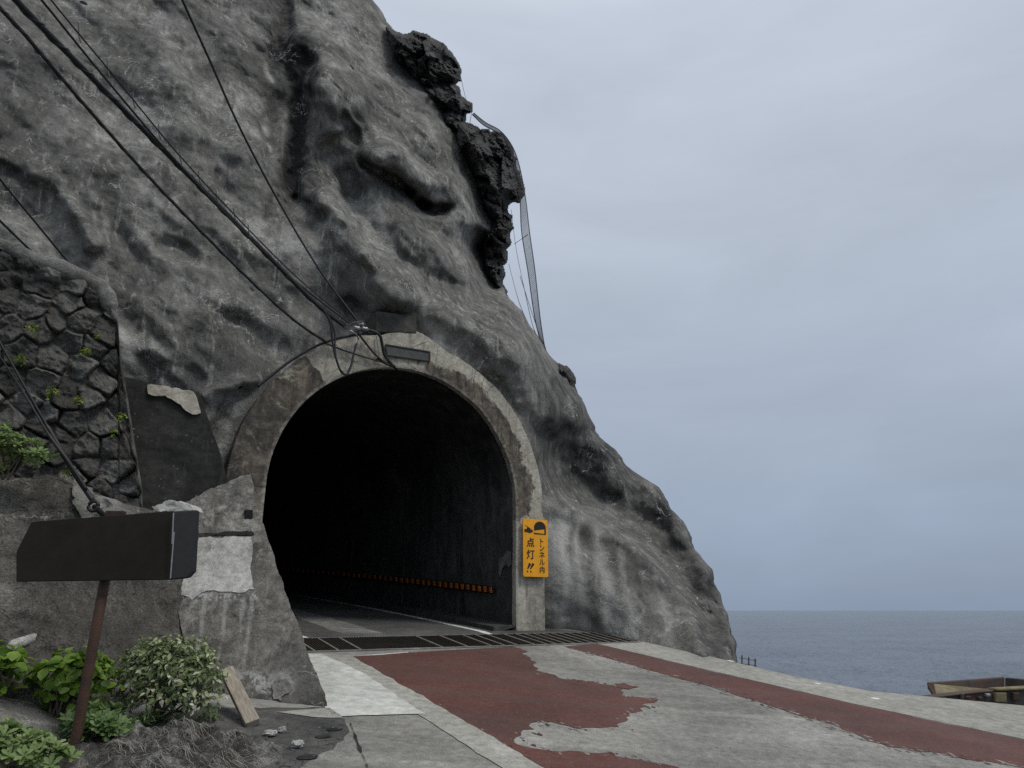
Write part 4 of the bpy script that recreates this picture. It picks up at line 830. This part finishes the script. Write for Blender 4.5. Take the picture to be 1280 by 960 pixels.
for (u, v, y, r, lb) in ((214, 893, 7.25, 9, 'small dry green grass tuft on top of the dry root mound'), (262, 897, 7.45, 8, 'small grass tuft between the shrub and the wooden plank'), (180, 897, 7.1, 9, 'small grass tuft left of the dry root mound')):
    plant('grass_tuft', lb, [blob(u, v, y, r, r*.7)], 60, .09, 'blade', M['fleshy'], None, 0, 60+u, cat='grass')
# ------------------------------------------------------------------ plank and rubble
a = at(283, 838, 7.95); b_ = road(316, 905, .03); ax = b_-a; Lp = np.linalg.norm(ax); ax = ax/Lp; xs_ = np.cross(ax, [0.1, -.6, .8]); xs_ /= np.linalg.norm(xs_); ns_ = np.cross(xs_, ax)
m = MB(); m.box(-np.array([.065, 0, .035]), (.13, 0, 0), (0, Lp, 0), (0, 0, .07)); o = m.build('wooden_plank', M['wood']); bevel(o, .006)
o.matrix_world = Matrix((tuple(xs_)+(0,), tuple(ax)+(0,), tuple(np.cross(xs_, ax))+(0,), (0, 0, 0, 1))).transposed(); o.location = Vector(a)
tag(o, 'weathered wooden plank leaning against the foot of the concrete buttress', 'plank')
rub = [(304, 924, 14, 6, 'white wedge of rubble beside the dry grass mound'), (338, 916, 13, 5, 'flat pale chunk of rubble just below the plank foot'), (353, 912, 7, 5, 'small white rubble lump right of the flat chunk'), (372, 930, 12, 6, 'bright white rubble piece lying alone on the dark asphalt'), (328, 926, 12, 6, 'flat dark shard of rubble below the pale chunks'), (263, 945, 6, 5, 'grey rubble pebble at the right end of the dry grass'), (275, 948, 5, 5, 'white rubble pebble at the right end of the dry grass'), (250, 912, 8, 5, 'small pale rubble slab at the top of the dry grass mound'), (300, 935, 10, 6, 'dusty grey rubble scrap at the mound edge')]
for k, (u, v, w, h, lb) in enumerate(rub):
    c = road(u, v, .03); s_ = np.linalg.norm(c-C0)/F; bm = bmesh.new(); bmesh.ops.create_icosphere(bm, subdivisions=3, radius=1)
    V = np.array([q.co[:] for q in bm.verts]); fs = [[q.index for q in f.verts] for f in bm.faces]; bm.free()
    V = np.sign(V)*np.abs(V)**.75; V = V*(1+.35*fbm(V*1.4+k*5, 3))[:, None]*np.array([w*.55, w*.5, h*.62])*s_
    o = obj('rubble', V+c, fs, M['asphalt'] if 'dark' in lb.split()[:2] else M['rubble'], smooth=False); tag(o, lb, 'rubble', 'rubble below the buttress')
o = prism([(268, 905), (300, 911), (300, 917), (266, 911)], lambda u, v: at(u, v, 7.35), (.0, .12, .01), 'dark_slate', M['panel'], None, bev=.006); tag(o, 'thin dark flat stone slab lying at the top of the dry grass', 'slab')
# pipe stub in the bank
m = MB(); c = at(17, 806, 7.05); m.tube([c+np.array([.03, .25, .05]), c, c+np.array([.015, -.07, -.05])], [.05, .05, .04], 12); tag(m.build('drain_pipe', M['rubble'], None, True), 'short pale drain pipe stub poking from the bank crack at left', 'pipe')

# ------------------------------------------------------------------ cables
def cable(name, label, pts, r, mat=None, fn=off, twist=0, group=None, n=14):
    P = spline([fn(*q) for q in pts], n); m = MB(); m.tube(P, r, 7)
    o = m.build(name, mat or M['cable'], None, True); tag(o, label, 'cable', group)
    if twist:
        L = np.cumsum(np.r_[0, np.linalg.norm(np.diff(P, axis=0), axis=1)]); k = int(L[-1]/.04); q = np.stack([np.interp(np.linspace(0, L[-1], k), L, P[:, i]) for i in range(3)], 1)
        ph = np.linspace(0, L[-1]/twist*2*math.pi, k); x = np.array([.85, .5, 0]); y = np.array([0, 0, 1.0]); q = q+(r*.8)*(np.cos(ph)[:, None]*x+np.sin(ph)[:, None]*y)
        # smaller companion wire spiralling round the main one
        mm = MB(); mm.tube(q, r*.55, 5); w = mm.build('wrap_wire', mat or M['cable'], None, True); w.parent = o
    return o
GR = 'overhead cables running down to the tunnel crown'
cable('power_cable', 'thickest black overhead cable bundle from top left to the tunnel crown', [(-60, -95, -5.2), (20, 0, -4.2), (110, 92, -3.0), (200, 183, -2.0), (300, 284, -1.0), (390, 375, -.4), (432, 409, -.25)], .04, twist=.5, group=GR)
cable('power_cable', 'twisted black overhead cable lowest of the long ones above the arch', [(-60, -60, -5.0), (0, 10, -4.3), (35, 48, -3.8), (110, 136, -2.8), (200, 236, -1.8), (300, 338, -.9), (365, 398, -.4), (408, 428, -.15)], .023, twist=.42, group=GR)
cable('power_cable', 'thin overhead cable just right of the thick bundle, with hanger clips', [(0, -60, -4.9), (52, 0, -4.1), (130, 96, -3.0), (215, 196, -2.0), (300, 286, -1.1), (370, 352, -.5), (438, 405, -.3)], .015, group=GR)
cable('power_cable', 'thin overhead messenger wire carrying the hanger clips', [(20, -60, -4.9), (64, 0, -4.1), (140, 92, -3.0), (225, 195, -2.0), (310, 286, -1.1), (375, 350, -.5), (440, 403, -.3)], .011, group=GR)
cable('power_cable', 'steep single black cable right of the others down to the crown', [(205, -55, -2.8), (228, 0, -2.2), (262, 75, -1.4), (300, 160, -.8), (350, 255, -.1), (400, 338, 0), (452, 408, -.15)], .02, M['cable'], group=GR)
cable('power_cable', 'short thin cable running behind the rounded end of the stone wall', [(-40, 170, -2.4), (0, 224, -1.8), (50, 285, -1.1), (95, 340, -.4), (110, 360, -.2)], .014, group=GR)
cable('power_cable', 'lower of the two short cables ending at the stone wall top', [(-40, 235, -2.6), (0, 276, -2.0), (45, 320, -1.2), (60, 335, -1.0)], .015, group=GR)
for k, (u, v, l) in enumerate([(98, 46, 14), (134, 90, 12), (166, 128, 10), (198, 168, 10), (224, 198, 9), (248, 224, 8), (270, 248, 8), (292, 270, 7), (310, 290, 7)]):
    o_ = float(np.interp(u, [52, 130, 215, 300], [-4.1, -3.0, -2.0, -1.1])); m = MB(); m.tube([off(u, v-l*1.3, o_), off(u+1, v, o_), off(u+3, v+7, o_)], .010, 5)
    tag(m.build('cable_clip', M['wire']), 'small hanger clip on the thin overhead messenger wire', 'clip', 'hanger clips on the messenger wire')
GW = 'guy wires at the left bank'
cable('guy_wire', 'upper guy wire with thick black sleeve down to the mortar pad', [(-40, 355, 7.6), (0, 428, 7.8), (30, 482, 7.95), (60, 535, 8.1), (92, 590, 8.2), (116, 626, 8.25)], [.013]*14*2+[.016]*14+[.03]*14+[.03]*15, fn=at, group=GW)
cable('guy_wire', 'lower thin guy wire alongside the sleeved one at the stone wall', [(-40, 395, 7.6), (0, 446, 7.8), (30, 492, 7.95), (62, 545, 8.05), (84, 575, 8.1), (108, 612, 8.2)], [.009]*14*2+[.012]*14+[.02]*14+[.02]*15, fn=at, group=GW)
m = MB(); c = at(118, 633, 8.2); m.tube([c+np.array([.055*math.cos(a), -.02, .055*math.sin(a)]) for a in np.linspace(0, 6.3, 17)], .02, 7); m.tube([c, c+np.array([.02, .25, -.1])], .03, 8); tag(m.build('anchor_ring', M['cable'], None, True), 'black guy wire anchor ring in the mortar pad', 'anchor')
GC = 'cables and wires tangled on the tunnel crown'
cable('arch_cable', 'black cable laid along the upper left edge of the arch ring', [(322, 483, -.05), (342, 467, -.06), (366, 449, -.08), (392, 434, -.1), (415, 425, -.12), (440, 419, -.14), (462, 416, -.12)], .026, group=GC)
cable('arch_cable', 'black cable loop hanging down over the arch edge', [(405, 388, -.35), (413, 404, -.34), (416, 430, -.3), (420, 448, -.28), (426, 464, -.26), (433, 468, -.26), (438, 460, -.24), (442, 443, -.22), (446, 428, -.2)], .02, group=GC)
cable('arch_cable', 'second black cable hanging beside the loop over the arch edge', [(410, 392, -.33), (418, 415, -.3), (419, 440, -.28), (424, 460, -.28), (430, 467, -.26)], .015, group=GC)
cable('arch_cable', 'black cable crossing the arch face from left to the plaque', [(404, 428, -.12), (430, 438, -.08), (455, 446, -.07), (475, 452, -.07), (487, 456, -.07)], .016, group=GC)
cable('arch_cable', 'thick black conduit bending down over the crown beside the plaque', [(452, 412, -.15), (466, 414, -.2), (475, 420, -.2), (478, 432, -.15), (481, 444, -.1), (488, 454, -.05), (496, 461, .1)], .03, group=GC)
cable('arch_cable', 'thin black cable dropping diagonally across the crown face', [(447, 416, -.2), (458, 430, -.12), (470, 444, -.1), (484, 456, -.06)], .02, group=GC)
cable('arch_cable', 'black cable under the arch lip going into the tunnel', [(470, 449, -.06), (490, 457, -.02), (505, 462, .25), (520, 464, .5)], .026, group=GC)
cable('arch_cable', 'grey wire looping over the insulators on the crown', [(430, 410, -.3), (440, 404, -.32), (452, 402, -.3), (457, 407, -.26), (452, 413, -.22), (440, 415, -.2)], .013, M['wire'], group=GC)
bk = empty('cable_bracket', off(450, 418, -.2), 'grey steel cable bracket with hooks on the tunnel crown', 'bracket')
m = MB(); m.tube([off(448, 424, -.02), off(446, 418, -.2), off(437, 413, -.3)], .016, 8); m.tube([off(446, 422, -.2), off(443, 440, -.2), off(436, 459, -.22), off(433, 467, -.24)], .013, 7); m.build('arm', M['galv'], bk, True)
m = MB(); c = off(434, 463, -.24); m.tube([c+EX*.09*math.cos(a)+up*.06*math.sin(a) for a in np.linspace(3.0, 6.5, 12)], .011, 6); m.build('hook', M['galv'], bk, True)
for (u, v) in ((451, 405), (456, 411), (446, 410)):
    m = MB(); c = off(u, v, -.26); m.tube([c-EX*.07, c-EX*.03, c, c+EX*.03, c+EX*.07], [.02, .045, .03, .045, .02], 10); m.build('insulator', M['galv'], bk, True)
cable('rusty_pipe', 'pale vertical conduit strip on the crown left of the plaque', [(471, 419, -.05), (472, 430, -.05), (474, 444, -.05)], .014, M['galv'])
# pale strands of old net fixings on the left ledge
# ------------------------------------------------------------------ rockfall net on the cliff edge
net = empty('rockfall_net', off(683, 446, 2.2), 'fine grey rockfall net hanging from the overhanging outcrop down the cliff edge', 'net')
Lf = [(590, 143, 3.7), (604, 156, 3.6), (622, 167, 3.5), (636, 186, 3.4), (645, 212, 3.3), (650, 250, 3.2), (652, 290, 3.0), (660, 340, 2.8), (668, 395, 2.6), (676, 428, 2.4), (683, 447, 2.2)]
Rt = [(592, 141, 3.4), (607, 153, 3.3), (626, 164, 3.2), (641, 184, 3.1), (650, 210, 3.0), (657, 248, 2.8), (662, 290, 2.6), (669, 340, 2.5), (675, 395, 2.4), (680, 428, 2.3), (684, 447, 2.2)]
A = spline([off(*q) for q in Lf], 8); B = spline([off(*q) for q in Rt], 8); n = len(A)
for w_, k in ((A, 0), (B, 1)):
    m = MB(); m.tube(w_, .013, 5); m.build('border_rope', M['net'], net, True)
m = MB()
for f in np.linspace(.12, .88, 6):
    m.tube(A*(1-f)+B*f, .0045, 4)
q = 260; ii = np.linspace(0, n-1, q)
Aq = np.stack([np.interp(ii, np.arange(n), A[:, i]) for i in range(3)], 1); Bq = np.stack([np.interp(ii, np.arange(n), B[:, i]) for i in range(3)], 1)
for i in range(q-3): m.tube([Aq[i], Bq[i+3]], .004, 3, False); m.tube([Bq[i], Aq[i+3]], .004, 3, False)
m.build('mesh', M['net'], net, True)
for pts in ([(576, 96, 4.2), (582, 122, 4.0), (590, 143, 3.6)], [(589, 143, 3.6), (587, 156, 3.7)], [(639, 262, 3.2), (645, 310, 3.0), (653, 350, 2.7), (664, 400, 2.5), (670, 418, 2.4)], [(636, 330, 2.9), (648, 375, 2.5), (660, 405, 2.4)], [(643, 305, 2.9), (660, 293, 2.7)], [(650, 345, 2.7), (672, 412, 2.4), (680, 430, 2.3)]): m = MB(); m.tube(spline([off(*p) for p in pts], 5), .008, 4); m.build('stay_wire', M['net'], net, True)

# ------------------------------------------------------------------ railing and rusty trough beyond the road edge
rl = empty('railing', at(935, 838, 13.6), 'tiny thin post railing at the sea edge beside the cliff foot', 'railing')
for u in (927.5, 936, 944): m = MB(); m.tube([at(u, 850, 13.8), at(u, 819+.25*(u-927), 13.8)], .012, 6); m.build('post', M['wire'], rl)
m = MB(); m.tube([at(924, 822, 13.8), at(946, 826, 13.8)], .007, 5); m.tube([at(924, 829, 13.8), at(946, 832, 13.8)], .007, 5); m.build('rail', M['wire'], rl)
tr = empty('rusted_trough', at(1230, 880, 12.6), 'old rusted open trough with mossy inside lying beyond the road edge', 'trough')
def bx(u, v, y): return at(u, v, y)
def pr2(poly, vec, name, mat): # poly of (u,v,Y)
    return prism(poly, lambda u, v, y: at(u, v, y), vec, name, mat, tr, bev=.015)
pr2([(1161, 853.5, 13.2), (1256, 846.5, 14.6), (1256, 861, 14.6), (1163, 863, 13.2)], (.03, .12, 0), 'back_wall', M['oldsteel'])
pr2([(1256, 847, 14.5), (1300, 851, 13.6), (1300, 866, 13.6), (1256, 860, 14.5)], (.1, .05, 0), 'end_wall', M['oldsteel'])
pr2([(1167, 854.5, 13.1), (1245, 862, 12.9), (1170, 868.5, 12.5), (1162, 857, 13.0)], (0, .1, -.05), 'bottom_plate', M['mossy'])
pr2([(1162, 854, 13.05), (1168, 854.5, 12.95), (1171, 869, 12.45), (1164, 863, 12.9)], (.0, .1, 0), 'bow_plate', M['rust'])
pr2([(1150, 873, 12.3), (1200, 867, 12.25), (1245, 862.5, 12.3), (1300, 860, 12.3), (1300, 892, 12.3), (1180, 886, 12.3)], (.0, .25, 0), 'front_wall', M['oldsteel'])
pr2([(1245, 861, 12.25), (1300, 858, 12.25), (1300, 861.5, 12.25), (1245, 864, 12.25)], (0, .2, 0), 'front_rim', M['mossy'])
for (u, v, w, h, mt) in ((1182, 873.5, 5, 3, 'rust'), (1204, 871, 4, 8, 'oldsteel'), (1211, 872, 7, 4, 'rust'), (1226, 873, 5, 4, 'rust'), (1236, 869, 6, 4, 'galv'), (1252, 872, 14, 12, 'mossy'), (1271, 871, 8, 10, 'rust')):
    pr2([(u-w/2, v-h/2, 12.22), (u+w/2, v-h/2, 12.22), (u+w/2, v+h/2, 12.22), (u-w/2, v+h/2, 12.22)], (0, .07, 0), 'plate_patch', M[mt])
# supporting ledge below the road edge for the trough
m = MB(); m.box(at(1130, 905, 11.9)-np.array([.5, 0, .6]), (6, -.5, 0), (0, 3.2, 0), (0, 0, .45)); tag(m.build('quay_ledge', M['gutter']), kind='structure')

# ------------------------------------------------------------------ camera, sky, sun
cam = bpy.data.cameras.new('camera'); co = bpy.data.objects.new('camera', cam); COL.objects.link(co); co.location = (0, 0, CZ); co.rotation_euler = (math.pi/2+PITCH, 0, 0)
cam.sensor_width = 36; cam.lens = F/1280*36; cam.clip_start = .05; cam.clip_end = 40000; S.camera = co
wd = bpy.data.worlds.new('World'); S.world = wd; wd.use_nodes = True; nt = wd.node_tree; bg = nt.nodes['Background']
SUN_EL, SUN_AZ = math.radians(58), math.radians(118)            # azimuth measured from +Y towards +X
def wn(t, **k):
    o = nt.nodes.new(t)
    for a, b in k.items(): setattr(o, a, b)
    return o
sky = wn('ShaderNodeTexSky', sky_type='NISHITA', sun_disc=False, sun_elevation=SUN_EL, sun_rotation=SUN_AZ, air_density=1.0, dust_density=2.0)
tc = wn('ShaderNodeTexCoord'); mp = wn('ShaderNodeMapping'); mp.inputs['Scale'].default_value = (1.0, 1.0, 3.2); nt.links.new(tc.outputs['Generated'], mp.inputs[0])
nz = wn('ShaderNodeTexNoise'); nz.inputs['Scale'].default_value = 1.9; nz.inputs['Detail'].default_value = 7; nz.inputs['Roughness'].default_value = .55; nz.inputs['Distortion'].default_value = .5; nt.links.new(mp.outputs[0], nz.inputs[0])
sp_ = wn('ShaderNodeSeparateXYZ'); nt.links.new(tc.outputs['Generated'], sp_.inputs[0])
rp = wn('ShaderNodeValToRGB'); nt.links.new(sp_.outputs[2], rp.inputs[0]); e = rp.color_ramp.elements
K = 1.0
stops = [(0, (2.55, 3.2, 4.35)), (.08, (2.8, 3.4, 4.5)), (.2, (3.4, 3.98, 4.85)), (.42, (4.35, 4.9, 5.75)), (.7, (5.1, 5.6, 6.4)), (1, (11.5, 11.5, 11.3))]
while len(e) < len(stops): e.new(.5)
for el, (p, c) in zip(e, stops): el.position = p; el.color = (*c, 1)
mr = wn('ShaderNodeMapRange'); nt.links.new(nz.outputs[0], mr.inputs[0]); mr.inputs[1].default_value = .3; mr.inputs[2].default_value = .7; mr.inputs[3].default_value = .9; mr.inputs[4].default_value = 1.09
ml = wn('ShaderNodeVectorMath', operation='SCALE'); nt.links.new(rp.outputs[0], ml.inputs[0]); nt.links.new(mr.outputs[0], ml.inputs['Scale'])
mx = wn('ShaderNodeMix', data_type='RGBA'); mx.inputs[0].default_value = .9; nt.links.new(sky.outputs[0], mx.inputs[6]); nt.links.new(ml.outputs[0], mx.inputs[7]); nt.links.new(mx.outputs[2], bg.inputs[0])
bg.inputs[1].default_value = .1
sl = bpy.data.lights.new('sun', 'SUN'); sl.energy = 1.3; sl.angle = math.radians(14); sl.color = (1, .95, .87); so = bpy.data.objects.new('sun', sl); COL.objects.link(so)
dv = Vector((math.cos(SUN_EL)*math.sin(SUN_AZ), math.cos(SUN_EL)*math.cos(SUN_AZ), math.sin(SUN_EL))); so.rotation_euler = dv.to_track_quat('Z', 'Y').to_euler(); so.location = dv*60
S.view_settings.view_transform = 'Standard'; S.view_settings.look = 'None'; S.view_settings.exposure = .16; S.view_settings.gamma = 1

S.cycles.use_denoising = False
